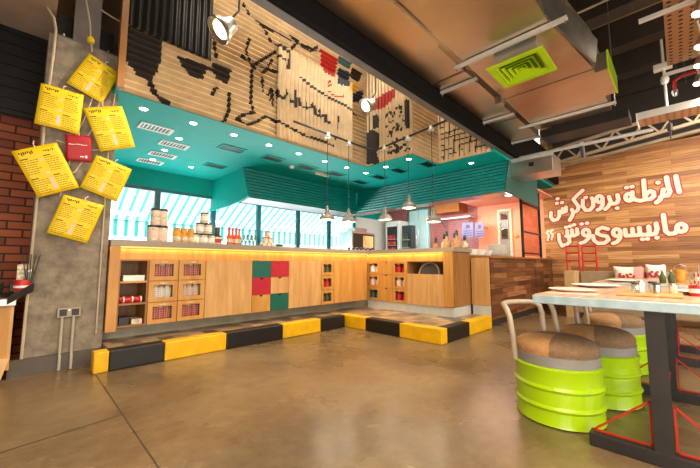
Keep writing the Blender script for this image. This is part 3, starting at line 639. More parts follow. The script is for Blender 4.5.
# apron, worktop, led
ap = MB().box((.66, BF+.03, ZT), (PF+.03, BF+.06, ZC)); ap.box((PF+.03, 2.5, ZT), (PF+.06, BF+.06, ZC)); struct(ap.build('trim_4', M['oak']))
t = thing('worktop', 'long L-shaped pale stone worktop of the bar', 'worktop', (2.5, 4.5, ZC))
MB().prism([(.66, BF-.02, ZC), (PF-.02, BF-.02, ZC), (PF-.02, 2.44, ZC), (5.32, 2.44, ZC), (5.32, 4.86, ZC), (.66, 4.86, ZC)], (0, 0, ZW-ZC)).build('slab', M['stone'], t, bevel=.004)
o = MB().box((.7, BF-.004, ZC-.012), (PF-.01, BF+.012, ZC-.001)).build('led_strip', M['led']); tag(o, 'glowing amber light strip under the long bar worktop', 'light strip')
o = MB().box((PF-.004, 2.55, ZC-.012), (PF+.012, 4.2, ZC-.001)).build('led_strip', M['led']); tag(o, 'glowing amber light strip under the peninsula worktop', 'light strip')
light('AREA', 'led_light', (2.65, BF+.004, ZC-.016), 7, (1, .5, .15), (0, 0, 0), shape='RECTANGLE', size=4.0, size_y=.02)
light('AREA', 'led_light', (PF+.004, 3.4, ZC-.016), 4, (1, .54, .2), (0, 0, R(90)), shape='RECTANGLE', size=1.7, size_y=.02)
# --- contents of shelves and drawers
o = MB().box((X[0]+.05, BF+.03, .816), (X[1]-.03, BF+.25, .876)); o.build('napkin_box', M['white'])
tag(bpy.data.objects['napkin_box'], 'flat white box of napkins on the upper shelf of the open cabinet', 'box')
t = thing('rolled_cloth', 'rolled red and white cloth on the middle shelf of the open cabinet', 'cloth', (X[0]+.15, BF+.06, .58))
MB().tube([(X[0]+.02+.03*k, BF+.05+.008*(k % 2), .615+.006*math.sin(k*1.7)) for k in range(int((X[1]-X[0]-.04)/.03)+1)], [.03+.006*(k % 3 == 0) for k in range(int((X[1]-X[0]-.04)/.03)+1)], 10).build('cloth', M['red'], t, smooth=True)
for k in range(3): MB().lathe([(.036, 0), (.036, .012)], (X[0]+.06+.08*k, BF+.055, .615), 10, (1, 0, 0)).build('band', M['white'], t)
o = MB().box((X[0]+.03, BF+.02, .346), (X[0]+.12, BF+.2, .43)).build('black_bin', M['dark']); tag(o, 'small black bin at the bottom of the open cabinet', 'bin')
o = MB().box((X[0]+.15, BF+.04, .346), (X[1]-.03, BF+.2, .40)).build('paper_stack', M['cream']); tag(o, 'stack of pale paper at the bottom of the open cabinet', 'paper stack')
where = ['the first mesh drawer cabinet', 'the second mesh drawer cabinet', 'the narrow windowed cabinet', 'the corner cubby cabinet', 'the cubby cabinet by the tray niche']; row = ['top', 'middle', 'bottom']
content = {(0, 0): 'deep_red', (0, 1): 'white', (0, 2): 'deep_red', (1, 0): 'deep_red', (1, 1): 'pinkish', (1, 2): 'deep_red', (2, 0): 'leaf', (2, 1): 'red', (2, 2): 'leaf', (3, 0): 'white', (3, 1): 'pinkish', (3, 2): 'paint_teal', (4, 0): 'red', (4, 1): 'pinkish', (4, 2): 'deep_red'}
cn = {'deep_red': 'crimson', 'white': 'white', 'pinkish': 'pale pink', 'leaf': 'dark green', 'red': 'red', 'paint_teal': 'teal'}
for f, u0, u1, z, k, r in crate_cells:
    c = content[(k, r)]; n = 3 if k < 2 else 2; L = u1-u0
    for q in range(n):
        uc = u0+L*(.3+.4*q/(n-1)); p = f(uc, .06+.012*(q % 2), z+.018)
        t = thing('carton', '%s packet in the %s compartment of %s' % (cn[c], row[r], where[k]), 'carton', p, 'packets in the %s compartment of %s' % (row[r], where[k]))
        w = abs(L)*(.13 if n == 3 else .18); hh = .165-.012*(q % 2)
        MB().lathe([(w*.95, 0), (w, .012), (w, hh*.72), (w*.55, hh*.9), (w*.55, hh)], p, 10).build('body', M[c], t, smooth=True)
        MB().lathe([(w*.62, hh), (w*.62, hh+.02)], p, 10).build('cap', M['cream' if c != 'white' else 'dark_lid'], t)

# --- plank cabinet at the end
t = thing('plank_cabinet', 'tall counter clad in stained brown planks at the end of the peninsula', 'counter', (7, 2.4, 0))
MB().box((5.33, 2.2, .1), (8.98, 2.85, 1.10)).build('body', M['dark_planks'], t)
MB().box((5.30, 2.17, .34), (5.33, 2.46, 1.10)).build('end_panel', M['oak_pale'], t)
MB().box((5.30, 2.14, 1.10), (9.03, 2.87, 1.135)).build('top', M['oak_shade'], t)
for x0, x1 in ((5.36, 7.05), (7.75, 8.98)): MB().box((x0, 2.165, .17), (x1, 2.2, 1.10)).build('front_panel', M['dark_planks'], t)
MB().box((5.34, 2.19, 0), (8.98, 2.8, .1)).build('plinth', M['dark_steel'], t)
MB().box((5.305, 2.165, .1), (5.33, 2.45, .335)).build('kick_plate', M['plinth_light'], t)

# ------------------------------------------------------------------ things standing on the bar
def jar(x, y, z, r, h, lab, body='cream', lid='dark_lid', group=None, name='jar', cat='jar', band=None):
    t = thing(name, lab, cat, (x, y, z), group)
    MB().lathe([(r*.94, 0), (r, .01), (r, h*.86), (r*.96, h*.9)], (x, y, z), 16).build('body', M[body], t, smooth=True)
    MB().lathe([(r*1.0, h*.88), (r*1.02, h*.9), (r*1.02, h), (r*.9, h+.004)], (x, y, z), 16).build('lid', M[lid], t, smooth=True)
    if band: MB().lathe([(r*1.015, h*.22), (r*1.015, h*.66)], (x, y, z), 16, caps=False).build('label_band', M[band], t, smooth=True)
    return t
def bx(px, y=4.5): return AY(y, px, 240).x
yj = 4.45
for i, px in enumerate((152.6, 161.8)): jar(bx(px, yj), yj, ZW, .060, .2, 'big preserve jar on the bar, lower tier, '+['column side', 'inner side'][i], 'cream', 'dark_lid', 'big jars by the column end', band='pinkish')
for i, px in enumerate((154.5, 161.6)): jar(bx(px, yj)+.0, yj, ZW+.206, .052, .2, 'big preserve jar stacked on top, '+['column side', 'inner side'][i], 'pinkish', 'dark_lid', 'big jars by the column end', band='cream')
for i, px in enumerate((176.5, 183.5, 190.5)):
    x = bx(px, yj); t = thing('pastry_bag', ['bag of golden snacks on the bar, nearest the big jars', 'middle bag of golden snacks on the bar', 'bag of golden snacks on the bar, next to the tin pyramid'][i], 'snack bag', (x, yj, ZW), 'golden snack bags on the bar')
    MB().lathe([(.04, 0), (.048, .03), (.047, .12), (.036, .17), (.04, .19)], (x, yj, ZW), 14).build('bag', M['gold'], t, smooth=True)
    MB().lathe([(.047, .025), (.05, .035), (.05, .075), (.047, .085)], (x, yj, ZW), 14, caps=False).build('label_band', M['cream'], t, smooth=True)
def pyramid(px0, rows, r, h, what, grp, y=yj, mt='cream'):
    x0 = bx(px0, y); nrow = len(rows); pl = [['sole'], ['column-side', 'corner-side'], ['column-side', 'middle', 'corner-side']]
    for k, n in enumerate(rows):
        for q in range(n):
            lv = ['bottom', 'middle', 'top'][k if nrow == 3 else (0 if k == 0 else 2)]
            jar(x0+(q-(n-1)/2)*(2*r+.006), y, ZW+k*(h+.006), r, h, '%s tin of the %s tier in the %s' % (pl[n-1][q], lv, what), mt, 'dark_lid', grp, 'food_tin', 'tin', 'white')
pyramid(203.5, [3, 2, 1], .05, .135, 'tall tin pyramid on the bar', 'tins in the tall pyramid')
x = bx(217, yj)
jar(x, yj, ZW, .062, .12, 'squat dark-lidded jar beside the tall tin pyramid', 'cream', 'dark', band='deep_red'); jar(x, yj, ZW+.125, .034, .12, 'small jar standing on the squat dark-lidded jar', 'dark_lid', 'cream')
for i, px in enumerate((229, 232.4, 236, 239)):
    x = bx(px, yj+.05*(i % 2)); p = (x, yj+.05*(i % 2), ZW); t = thing('sauce_bottle', 'orange-red sauce bottle on the bar, %s from the tall tin pyramid' % NTH[i], 'bottle', p, 'red sauce bottles on the bar')
    MB().lathe([(.03, 0), (.032, .01), (.032, .12), (.014, .16), (.013, .22)], p, 12).build('body', M['orange_red'], t, smooth=True); MB().lathe([(.016, .22), (.016, .25)], p, 10).build('cap', M['red'], t); MB().lathe([(.033, .04), (.033, .09)], p, 12, caps=False).build('label_band', M['cream'], t)
for i, (px, k) in enumerate([(243.5, 0), (247.5, 0), (251.5, 0), (255, 0), (245.5, 1), (249.5, 1), (253.5, 1)]):
    p = (bx(px, yj), yj, ZW+k*.085); t = MB().lathe([(.022, 0), (.033, .004), (.036, .08), (.033, .08), (.03, .008), (.0, .008)], p, 14, caps=False).build('tumbler', M['jar_glass'], smooth=True)
    tag(t, 'clear tumbler on the bar, %s tier, %s from the red bottles' % (['lower', 'upper'][k], NTH[i-4*k]), 'glass', 'clear tumblers on the bar')
for i in range(3):
    x = bx(263.2+4.6*i, yj); o = MB().box((x-.032, yj-.05, ZW), (x+.032, yj+.05, ZW+.05)).build('snack_box', M['pinkish'], bevel=.003); tag(o, 'small pale box under the short tin pyramid, %s from the tumblers' % NTH[i], 'box', 'pale boxes under the short tin pyramid')
x0 = bx(267.5, yj)
for q, (dx, k) in enumerate([(-.045, 0), (.045, 0), (0, 1)]): jar(x0+dx, yj, ZW+.052+k*.092, .042, .088, 'tin on the pale boxes, '+['tumbler side', 'corner side', 'topmost'][q], 'cream', 'deep_red', 'tins in the short pyramid', 'food_tin', 'tin')
x = bx(279, yj); o = MB().box((x-.05, yj-.04, ZW), (x+.05, yj+.04, ZW+.05)).build('card_terminal', M['dark'], bevel=.006); tag(o, 'small black box at the end of the short tin pyramid', 'terminal')
# dark little bottles in front of the oven
for i, px in enumerate((349, 353, 357, 361, 366, 370)):
    p = AY(4.6, px, 249); p = (p.x, 4.6, ZW); jar(p[0], p[1], ZW, .026, .07, 'little dark condiment pot near the bar corner, %s in the row' % NTH[i], 'dark', 'steel', 'condiment pots by the bar corner', 'condiment_pot', 'pot')

# ------------------------------------------------------------------ kitchen behind
t = thing('prep_counter', 'stainless steel prep counter standing behind the bar corner', 'counter', (7.2, 6.3, .19))
MB().box((6.1, 6.0, 1.06), (8.4, 6.75, 1.1)).build('top', M['steel'], t); MB().box((6.2, 6.05, .19), (8.3, 6.7, 1.06)).build('cabinet', M['steel'], t)
t = thing('oven', 'stainless oven with a glowing glass front behind the bar corner', 'oven', (7.1, 6.4, 1.1))
a, b2 = AY(6.1, 352.5, 231), AY(6.1, 375.5, 247)
MB().box((a.x, 6.12, 1.1), (b2.x, 6.6, a.z)).build('body', M['galv'], t, bevel=.01)
MB().box((a.x+.05, 6.105, 1.4), (b2.x-.05, 6.12, a.z-.05)).build('door_frame', M['tray_dark'], t)
MB().box((a.x+.42, 6.1, 1.45), (b2.x-.1, 6.105, a.z-.1)).build('glass_door', M['screen_glow'], t)
MB().tube([(a.x+.08, 6.08, 1.36), (b2.x-.08, 6.08, 1.36)], .012, 8).build('handle', M['steel'], t)
MB().box((a.x+.2, 6.2, a.z), (b2.x-.25, 6.5, a.z+.12)).build('flue_box', M['steel'], t, bevel=.01)
# drinks fridge against the mosaic wall
t = thing('drinks_fridge', 'upright glass-front drinks fridge with rows of red cans', 'fridge', (8.7, 6.3, .19))
f0, f1 = AX(8.5, 385.5, 222), AX(8.5, 399.5, 250)
MB().box((8.5, f1.y, .19), (9.0, f0.y, f0.z)).build('cabinet', M['white'], t, bevel=.01)
MB().box((8.49, f1.y+.08, .4), (8.5, f0.y-.08, f0.z-.18)).build('glass_door', M['dark'], t)
MB().box((8.485, f1.y+.02, .3), (8.5, f1.y+.07, f0.z-.1)).build('door_handle', M['steel'], t)
for r in range(5):
    for q in range(4):
        p = (8.46, f1.y+.16+q*(f0.y-f1.y-.32)/3, 1.0+r*.2)
        if p[2] > f0.z-.35: continue
        o = MB().lathe([(.02, 0), (.028, .01), (.028, .12), (.02, .13)], p, 10).build('drink_can', M['red' if (r+q) % 3 else 'orange_red'], smooth=True)
        tag(o, 'red can in the drinks fridge, %s row up, %s from the window side' % (NTH[r], NTH[3-q]), 'can', 'red cans in the drinks fridge')
for r in range(5):
    z = 1.0+r*.2
    if z < f0.z-.35: struct_o = MB().box((8.43, f1.y+.1, z-.012), (8.49, f0.y-.1, z)).build('shelf', M['steel'], t)
t = thing('bottle_rack', 'dark rack of green bottles standing next to the drinks fridge', 'rack', (8.6, 5.7, .19))
g0, g1 = AX(8.6, 400, 226), AX(8.6, 407, 250); g0.y = f1.y-.02; g1.y = g0.y-.34
MB().box((8.62, g1.y, .19), (8.85, g0.y, g0.z)).build('frame', M['dark_lid'], t)
for r in range(4): MB().box((8.5, g1.y+.03, 1.0+r*.25), (8.62, g0.y-.03, 1.015+r*.25)).build('shelf', M['steel'], t)
for r in range(4):
    for q in range(3):
        p = (8.55, g1.y+.1+q*(g0.y-g1.y-.2)/2, 1.015+r*.25); o = MB().lathe([(.03, 0), (.032, .1), (.012, .15), (.012, .2)], p, 10).build('green_bottle', M['leaf'], smooth=True); tag(o, 'green bottle on the dark rack, %s shelf up, %s from the fridge' % (NTH[r], NTH[2-q]), 'bottle', 'green bottles on the dark rack')
t = thing('cold_room_door', 'pale blue cold room door in the mosaic wall', 'cold room door', (9.0, 5.5, .19))
d0, d1 = AX(8.98, 407, 215), AX(8.98, 431, 250); d0.y = f1.y-.03
MB().box((8.95, d1.y, .19), (9.04, d0.y, d0.z+.15)).build('frame', M['steel'], t)
for k in range(2):
    ya = d1.y+.05+(d0.y-d1.y-.1)*k/2; MB().box((8.93, ya+.01, .25), (8.96, ya+(d0.y-d1.y-.1)/2-.01, d0.z+.1)).build('leaf', M['pale_blue'], t, bevel=.01)
MB().tube([(8.9, (d0.y+d1.y)/2+.06, .9), (8.9, (d0.y+d1.y)/2+.06, 1.9)], .015, 8).build('handle', M['steel'], t)
# copper extract box and steel shelf on the mosaic wall
a, b2 = AX(8.5, 434, 199), AX(8.5, 459, 211)
o = MB().box((8.5, b2.y, b2.z), (9.04, a.y, 2.84)).build('extract_box', mat('copper_sheet', (196, 116, 62), .35, .7)); tag(o, 'copper brown extract box high on the rose mosaic wall', 'extract box')
a, b2 = AX(8.6, 437, 219), AX(8.6, 470, 222.5)
t = thing('wall_shelf', 'stainless steel shelf on the rose mosaic wall', 'shelf', (8.8, (a.y+b2.y)/2, a.z))
MB().box((8.6, b2.y, a.z-.04), (9.04, a.y, a.z)).build('board', M['steel'], t)
for y in (b2.y+.1, a.y-.1): MB().prism([(9.04, y, a.z-.04), (8.65, y, a.z-.04), (9.04, y, a.z-.3)], (0, .02, 0)).build('bracket', M['steel'], t)
# blue menu boards
for i, (p0, p1) in enumerate(((462, 473.6), (475, 484))):
    a, b2 = AX(8.5, p0, 223), AX(8.5, p1, 237)
    t = thing('menu_board', 'lavender menu board hung on the wall, '+['with plain face, beside the mosaic', 'with dark print, beside the salmon wall'][i], 'menu board', (8.5, a.y, b2.z), 'lavender menu boards')
    MB().box((8.5, b2.y, b2.z), (8.53, a.y, a.z)).build('board', M['blue_board'], t)
    pr = MB(); w = a.y-b2.y
    pr.box((8.497, b2.y+w*.3, a.z-.16), (8.5, b2.y+w*.65, a.z-.06))
    for k in range(3): pr.box((8.497, b2.y+w*.12, a.z-.24-k*.06), (8.5, a.y-w*.12, a.z-.22-k*.06))
    pr.build('printed_lettering', M['dark_lid'], t)
    MB().bar((8.53, (a.y+b2.y)/2, a.z-.1), (9.04, (a.y+b2.y)/2, a.z-.1), .03).build('arm', M['steel'], t)
# salmon door
a, b2 = AX(9.0, 497, 210), AX(9.0, 513, 252)
t = thing('passage_door', 'narrow door with a dark window in the salmon wall', 'door', (9.02, (a.y+b2.y)/2, .19)); t['kind'] = 'structure'
MB().box((8.99, b2.y, .19), (9.04, a.y, a.z)).build('frame', M['cream'], t); MB().box((8.975, b2.y+.06, .2), (8.99, a.y-.06, a.z-.06)).build('door_leaf', M['grey_band'], t)
MB().box((8.965, b2.y+.09, a.z-.8), (8.975, a.y-.1, a.z-.12)).build('door_window', M['dark_glass'], t); MB().box((8.968, b2.y+.12, a.z-.74), (8.974, a.y-.1, a.z-.45)).build('window_blind', M['leaf'], t)
o = MB().lathe([(.05, 0), (.05, -.03), (.02, -.05)], tuple(AX(9.04, 517, 236)), 12, (1, 0, 0)).build('wall_bell', M['gold']); tag(o, 'small brass disc on the salmon wall beside the door', 'wall fitting')
# steel framed glass screen
x0, x1 = 7.02, 8.2; ztop, zb = 3.25, 1.136
t = thing('glass_screen', 'black steel framed glass screen on the plank counter', 'screen', (x0, 2.1, zb))
fr = MB(); 
for x in (x0, x1): fr.box((x-.025, 2.16, zb), (x+.025, 2.20, 2.8))
for z in (1.2, 1.63, 2.22): fr.box((x0, 2.165, z), (x1, 2.195, z+.03))
fr.build('frame', M['black_steel'], t); MB().box((x0, 2.178, zb+.02), (x1, 2.182, 2.8)).build('glass', M['dark_glass'], t)

# bowls and pots near the peninsula end
for i, (px, r) in enumerate(((471, .13), (478.5, .13), (486, .12))):
    p = AY(2.5, px, 250); p = (p.x, 2.5, 1.135)
    t = MB().lathe([(.05, 0), (r*.7, .02), (r, .11), (r*.94, .11), (r*.62, .03), (.0, .02)], p, 18, caps=False).build('bowl', M['white'], smooth=True); tag(t, 'white bowl on the plank counter, %s from the peninsula' % NTH[i], 'bowl', 'white bowls on the plank counter')
for k in range(7):
    p = (AY(2.45, 498, 250).x, 2.45, 1.135+k*.03); t = MB().lathe([(.09, 0), (.15, .015), (.19, .05), (.18, .05), (.14, .02), (0, .015)], p, 20, caps=False).build('deep_plate', M['white'], smooth=True); tag(t, 'white deep dish on the plank counter, %s from the bottom of its stack' % NTH[k], 'dish', 'stack of white dishes')
for i, px in enumerate((436, 441.5, 447, 452, 457, 462)):
    p = AX(5.0, px, 250); p = (5.0+.1*(i % 2), p.y, ZW)
    t = thing('herb_bottle', 'tan bottle with a dark neck on the peninsula, %s from the bar corner' % NTH[i], 'bottle', p, 'tan bottles on the peninsula')
    h = (.10, .16, .2, .17, .2, .12)[i]
    MB().lathe([(.04, 0), (.056, .015), (.056, h*.55), (.024, h*.8), (.02, h)], p, 12).build('body', M['wicker' if i == 0 else 'cream' if i % 2 else 'tan'], t, smooth=True); MB().lathe([(.026, h), (.026, h+.05), (.014, h+.09)], p, 10).build('stopper', M['dark_lid'], t)
# ================================================================== LAMPS
t = thing('pendant_rail', 'steel conduit rail over the bar corner carrying the hanging lamps', 'rail', (4.2, 3.7, 3.0))
MB().tube([(2.6, 3.72, 3.0), (4.2, 3.72, 3.0), (4.28, 3.66, 3.0), (4.3, 3.55, 3.0), (4.3, 2.3, 3.1)], .017, 10).build('conduit', M['dark_steel'], t, smooth=True)
for p in ((4.2, 3.72), (4.3, 2.4)): MB().box((p[0]-.006, p[1]-.006, 3.0), (p[0]+.006, p[1]+.006, 5.0)).build('drop_rod', M['dark_steel'], t)
pend = [(AY(3.72, 327, 222).x, 3.72, 1.66, 'first from the column, over the long bar'), (AY(3.72, 348.6, 221).x, 3.72, 1.67, 'second from the column, close to the bar corner'), (4.3, 3.46, 1.74, 'third along, past the bar corner'), (4.3, 2.98, 1.88, 'fourth along and hung highest'), (4.3, 2.55, 1.62, 'last one, over the peninsula end')]
proto = None
for x, y, z, w in pend:
    lab = 'grey metal dome pendant lamp, '+w
    t = thing('pendant_lamp', lab, 'pendant lamp', (x, y, z), 'pendant lamps over the bar')
    MB().lathe([(.115, 0), (.12, .004), (.112, .03), (.085, .07), (.045, .1), (.03, .112), (.028, .11), (.082, .066), (.108, .028), (.113, .002)], (x, y, z), 24, caps=False).build('shade', M['shade'], t, smooth=True)
    MB().lathe([(.03, .11), (.032, .16), (.024, .17), (.024, .2), (.01, .22)], (x, y, z), 14).build('lamp_holder', M['shade'], t, smooth=True)
    MB().lathe([(.0, .012), (.025, .02), (.034, .045), (.02, .08), (.018, .1)], (x, y, z), 12, caps=False).build('bulb', M['lamp'], t, smooth=True)
    zt = 3.0 if y > 3.5 else 3.0+.08*(3.55-y)
    MB().tube([(x, y, z+.22), (x, y, zt)], .005, 6).build('cord', M['dark_steel'], t)
    MB().lathe([(.045, -.06), (.05, -.05), (.03, 0), (.03, .02)], (x, y, zt), 14).build('canopy', M['rail'], t, smooth=True)
    light('POINT', 'pendant_bulb', (x, y, z-.02), 7, WARM, shadow_soft_size=.03)
def spot(px, py, plane, aim_, lab, power, size=.1, ltype=True, top=5.0, adx=0, col=WARM):
    p = AY(plane, px, py); t = thing('spot_lamp', lab, 'spot lamp', p, 'ceiling spot lamps')
    d = (Vector(aim_)-p).normalized()
    MB().lathe([(size, 0), (size*1.04, -.01), (size*1.0, -.05), (size*.72, -.12), (size*.6, -.2), (size*.2, -.23)], p, 22, d, caps=False).build('housing', M['galv'], t, smooth=True)
    MB().lathe([(size*.98, -.004), (size*.66, -.03)], p, 22, d, caps=False).build('reflector', M['steel'], t, smooth=True)
    MB().lathe([(size*.68, -.034), (size*.68, -.028)], p, 22, d).build('lens', M['lamp'], t)
    j = p-d*.16
    MB().tube([j+Vector((0, 0, .05)), j+Vector((adx, 0, .22)), (j.x+adx, j.y, top)], .011, 8).build('stem', M['black_steel'], t)
    MB().box((j.x-.03, j.y-.02, j.z-.01), (j.x+.03, j.y+.02, j.z+.07)).build('yoke', M['black_steel'], t)
    light('SPOT', 'spot_beam', p+d*.03, power, col, aim=p+d*3, spot_size=R(110), spot_blend=.7, shadow_soft_size=.06)
spot(217.5, 31, 3.2, (1.3-1.5, 3.2+.25, 3.4-1.5), 'large grey spot lamp glowing in front of the painted face, upper left', 90, .135, adx=.1)
spot(364, 107, 3.2, (3.55-1.6, 3.2+.3, 3.4-1.2), 'grey spot lamp glowing in front of the red painted patch under the beam', 70, .115, adx=.12)
for i, (px_, py_) in enumerate([(697, 14), (699, 47), (698, 66), (697, 84)]):
    x, y, z = AZ(3.08, px_, py_)
    lab = 'cylindrical steel spot lamp on the right ceiling track, '+['nearest the camera', 'second from the camera', 'third from the camera', 'farthest from the camera'][i]
    t = thing('track_spot', lab, 'spot lamp', (x, y, z), 'track spots at the right'); d = Vector((-.3, .3, -.9)).normalized()
    MB().tube([Vector((x, y, z))-d*.2, Vector((x, y, z))], .038, 16).build('housing', M['steel'], t, smooth=True)
    MB().tube([Vector((x, y, z)), Vector((x, y, z))+d*.006], .033, 16).build('lens', M['lamp'], t)
    MB().tube([Vector((x, y, z))-d*.1, (x-.1, y, 3.3)], .012, 8).build('stem', M['steel'], t)
    light('SPOT', 'wall_wash', Vector((x, y, z))+d*.02, 26, (1, .84, .64), aim=Vector((x, y, z))+d, spot_size=R(150), spot_blend=.9, shadow_soft_size=.05)

# ================================================================== DUCTS, RAILS, TRAYS
t = thing('ventilation_duct', 'slim warm sheet-metal duct running beside the black beam', 'duct', (3, 1.7, 3.1))
MB().box((-2, 1.53, 3.1), (6.0, 1.93, 3.5)).build('duct_body', M['duct'], t, bevel=.004)
for x in (1.3, 3.28, 4.9): MB().box((x, 1.525, 3.094), (x+.03, 1.932, 3.5)).build('flange', M['duct_side'], t)
MB().box((-1.0, 1.47, 3.05), (2.66, 1.6, 3.097)).build('cover_strip', M['duct'], t)
t = thing('ventilation_duct', 'broad warm sheet-metal duct carrying the lime green diffuser', 'duct', (3, 1, 3.1))
MB().prism([(-1, 1.46, 3.1), (5.6, 1.46, 3.1), (5.6, .53, 3.1), (4.23, .53, 3.1), (3.1, .68, 3.1), (-1, .75, 3.1)], (0, 0, .45)).build('duct_body', M['duct'], t)
MB().box((4.35, .42, 3.1), (5.05, .53, 3.3)).build('branch_box', M['duct'], t)
MB().box((4.34, .405, 3.09), (5.06, .42, 3.31)).build('branch_grille', M['lime'], t)
MB().prism([(2.9, .70, 3.12), (4.2, .50, 3.12), (4.2, .47, 3.38), (2.9, .67, 3.38)], (0, .02, .0)).build('side_plate', M['duct_side'], t)
for x in (1.6, 4.24): MB().box((x, .52 if x > 4 else .73, 3.095), (x+.02, 1.465, 3.1)).build('seam', M['duct_side'], t)
MB().box((4.1, 1.44, 3.0), (4.2, 1.52, 3.1)).build('bracket', M['steel'], t)
# diffuser
cx, cy, cz = 3.40, .99, 2.92; t = thing('air_diffuser', 'square lime green four-way air diffuser under the broad duct', 'diffuser', (cx, cy, cz+.03))
MB().box((cx-.19, cy-.19, cz+.035), (cx+.19, cy+.19, 3.099)).build('neck', M['galv'], t)
def ring(m, a, b, z0, z1, wdt):
    P = [(a, z0), (b, z1)]
    for (sx, sy) in ((1, 0), (0, 1), (-1, 0), (0, -1)):
        def c(h, z, s): return (cx+(sx*h if sx else s*h), cy+(sy*h if sy else s*h), z)
        m.prism([c(a, z0, -1), c(a, z0, 1), c(b, z1, 1), c(b, z1, -1)], (0, 0, wdt))
    return m
ring(MB(), .25, .195, cz, cz+.002, .012).build('frame', M['lime'], t)
for k in range(4):
    a = .19-.045*k; ring(MB(), a, a-.022, cz+.002, cz+.026, .004).build('louvre', M['lime'], t)
MB().box((cx-.02, cy-.02, cz+.004), (cx+.02, cy+.02, cz+.01)).build('hub', M['lime'], t); MB().box((cx-.195, cy-.195, cz+.03), (cx+.195, cy+.195, cz+.034)).build('back_plate', M['lime_shade'], t)  # darker lime back plate paints the shade between the louvres
rails = [(3.14, .54, 1.56, 'white hanger rail crossing the broad duct just before the diffuser'), (3.5, 1.48, 1.93, 'short white hanger rail under the slim duct, the first along the beam'), (4.72, 1.50, 1.93, 'short white hanger rail under the slim duct, the second along the beam'), (5.3, .45, 1.62, 'white hanger rail crossing the broad duct beyond the diffuser'), (5.88, 1.45, 1.93, 'short white hanger rail under the slim duct, the third along the beam')]
for x, y0, y1, lab in rails:
    t = thing('hanger_rail', lab, 'rail', (x, (y0+y1)/2, 3.06), 'hanger rails of the ducts')
    m = MB().box((x-.02, y0, 3.06), (x+.02, y1, 3.064)); m.box((x-.02, y0, 3.064), (x-.016, y1, 3.09)); m.box((x+.016, y0, 3.064), (x+.02, y1, 3.09)); m.build('channel', M['rail'], t)
    for y in (y0+.015, y1-.015): MB().tube([(x, y, 3.03), (x, y, 5.0 if y < .6 else 3.1)], .006, 6).build('threaded_rod', M['steel'], t)
# perforated tray
o = MB().box((.8, -.75, 3.3), (5.2, -.04, 3.315)); o.box((.8, -.055, 3.315), (5.2, -.04, 3.37)); o.box((.8, -.75, 3.315), (5.2, -.735, 3.37)); o = o.build('cable_tray', M['perf']); tag(o, 'perforated brown cable tray running along the right of the ceiling', 'cable tray')
o = MB().box((3.93, -.9, 3.24), (3.97, .13, 3.27)).build('hanger_rail', M['rail']); tag(o, 'white hanger rail crossing under the perforated cable tray', 'rail')
o = MB().box((5.25, -.9, 3.22), (5.29, -.0, 3.25)).build('hanger_rail', M['rail']); tag(o, 'white hanger rail at the far end of the perforated cable tray', 'rail')
# sprinkler pipe
t = thing('sprinkler_pipe', 'white sprinkler pipe dropping from the deck with a square junction box', 'pipe', (7, 0, 3.3))
pj = AX(7, 664, 72)
MB().tube([(7, pj.y, 5.0), (7, pj.y, 3.35)], .018, 10).build('pipe', M['rail'], t, smooth=True)
MB().box((6.95, pj.y-.1, pj.z+.04), (7.05, pj.y+.12, pj.z+.14)).build('junction_box', M['rail'], t, bevel=.01); MB().lathe([(.04, -.06), (.055, 0), (.04, .06)], (7, pj.y, pj.z-.13), 14).build('coupling', M['rail'], t, smooth=True)
t = thing('valve', 'red valve with a branch pipe next to the white sprinkler pipe', 'valve', (5.6, -.1, 3.2))
MB().tube([(5.6, -.09, 3.14), (5.6, -.09, 3.26), (5.6, -.16, 3.3), (5.6, -1.6, 3.34)], .017, 10).build('red_pipe', M['red'], t, smooth=True); MB().lathe([(.02, -.05), (.03, -.02), (.03, .02), (.02, .03)], (5.6, -.09, 3.12), 12).build('outlet', M['steel'], t)
o = MB().tube([(5.0, 1.3, 4.3), (5.0, .2, 4.3), (5.0, -1.2, 4.3)], .014, 8).build('conduit_pipe', M['cable']); tag(o, 'thin pale conduit crossing the dark deck near the sprinkler pipe', 'conduit')
for i, y in enumerate((-.12, -.2)):
    o = MB().tube([(5.9, y, 5.0), (5.9, y, 3.3)], .008, 6).build('hanging_rod', M['dark_steel']); tag(o, 'thin dark rod hanging from the deck, '+['nearer the red valve', 'farther from the red valve'][i], 'rod')
# dark trunking, rail, far box, truss
o = MB().box((5.66, .36, 2.97), (6.06, 1.42, 3.09)).build('trunking', M['black_steel'], bevel=.005); tag(o, 'broad black trunking hung beyond the duct near the plank wall', 'trunking')
o = MB().tube([(6.3, 2.0, 2.92), (6.3, .15, 2.92)], .028, 10).build('track_pipe', M['rail'], smooth=True); tag(o, 'grey pipe below the black trunking with a clip-on lamp', 'pipe')
t = thing('clip_lamp', 'small dark lamp clipped to the grey pipe above the lettering', 'lamp', (6.3, 1.0, 2.9)); MB().tube([(6.3, 1.0, 2.9), (6.36, 1.0, 2.72)], .035, 12).build('housing', M['dark_steel'], t); MB().box((6.28, .98, 2.88), (6.32, 1.02, 2.96)).build('clip', M['rail'], t)
a, b2, c2 = AX(6.2, 512, 177), AX(6.2, 551, 152), AX(6.2, 553, 170)
t = thing('duct_box', 'shiny galvanised box at the far end of the beam', 'duct box', (6.4, (a.y+c2.y)/2, a.z))
MB().box((6.2, c2.y, a.z), (6.75, a.y, b2.z)).build('body', M['galv'], t, bevel=.005); MB().box((6.19, c2.y-.02, b2.z-.05), (6.2, a.y+.02, b2.z+.015)).build('flange', M['rail'], t); MB().box((6.192, (a.y+c2.y)/2-.04, a.z+.13), (6.2, (a.y+c2.y)/2+.04, a.z+.2)).build('hatch', M['dark'], t)
t = thing('roof_truss', 'light steel roof truss in front of the plank wall', 'truss', (7.6, 0, 3.1))
tz = lambda y: 3.04+.12*(1.75-y)
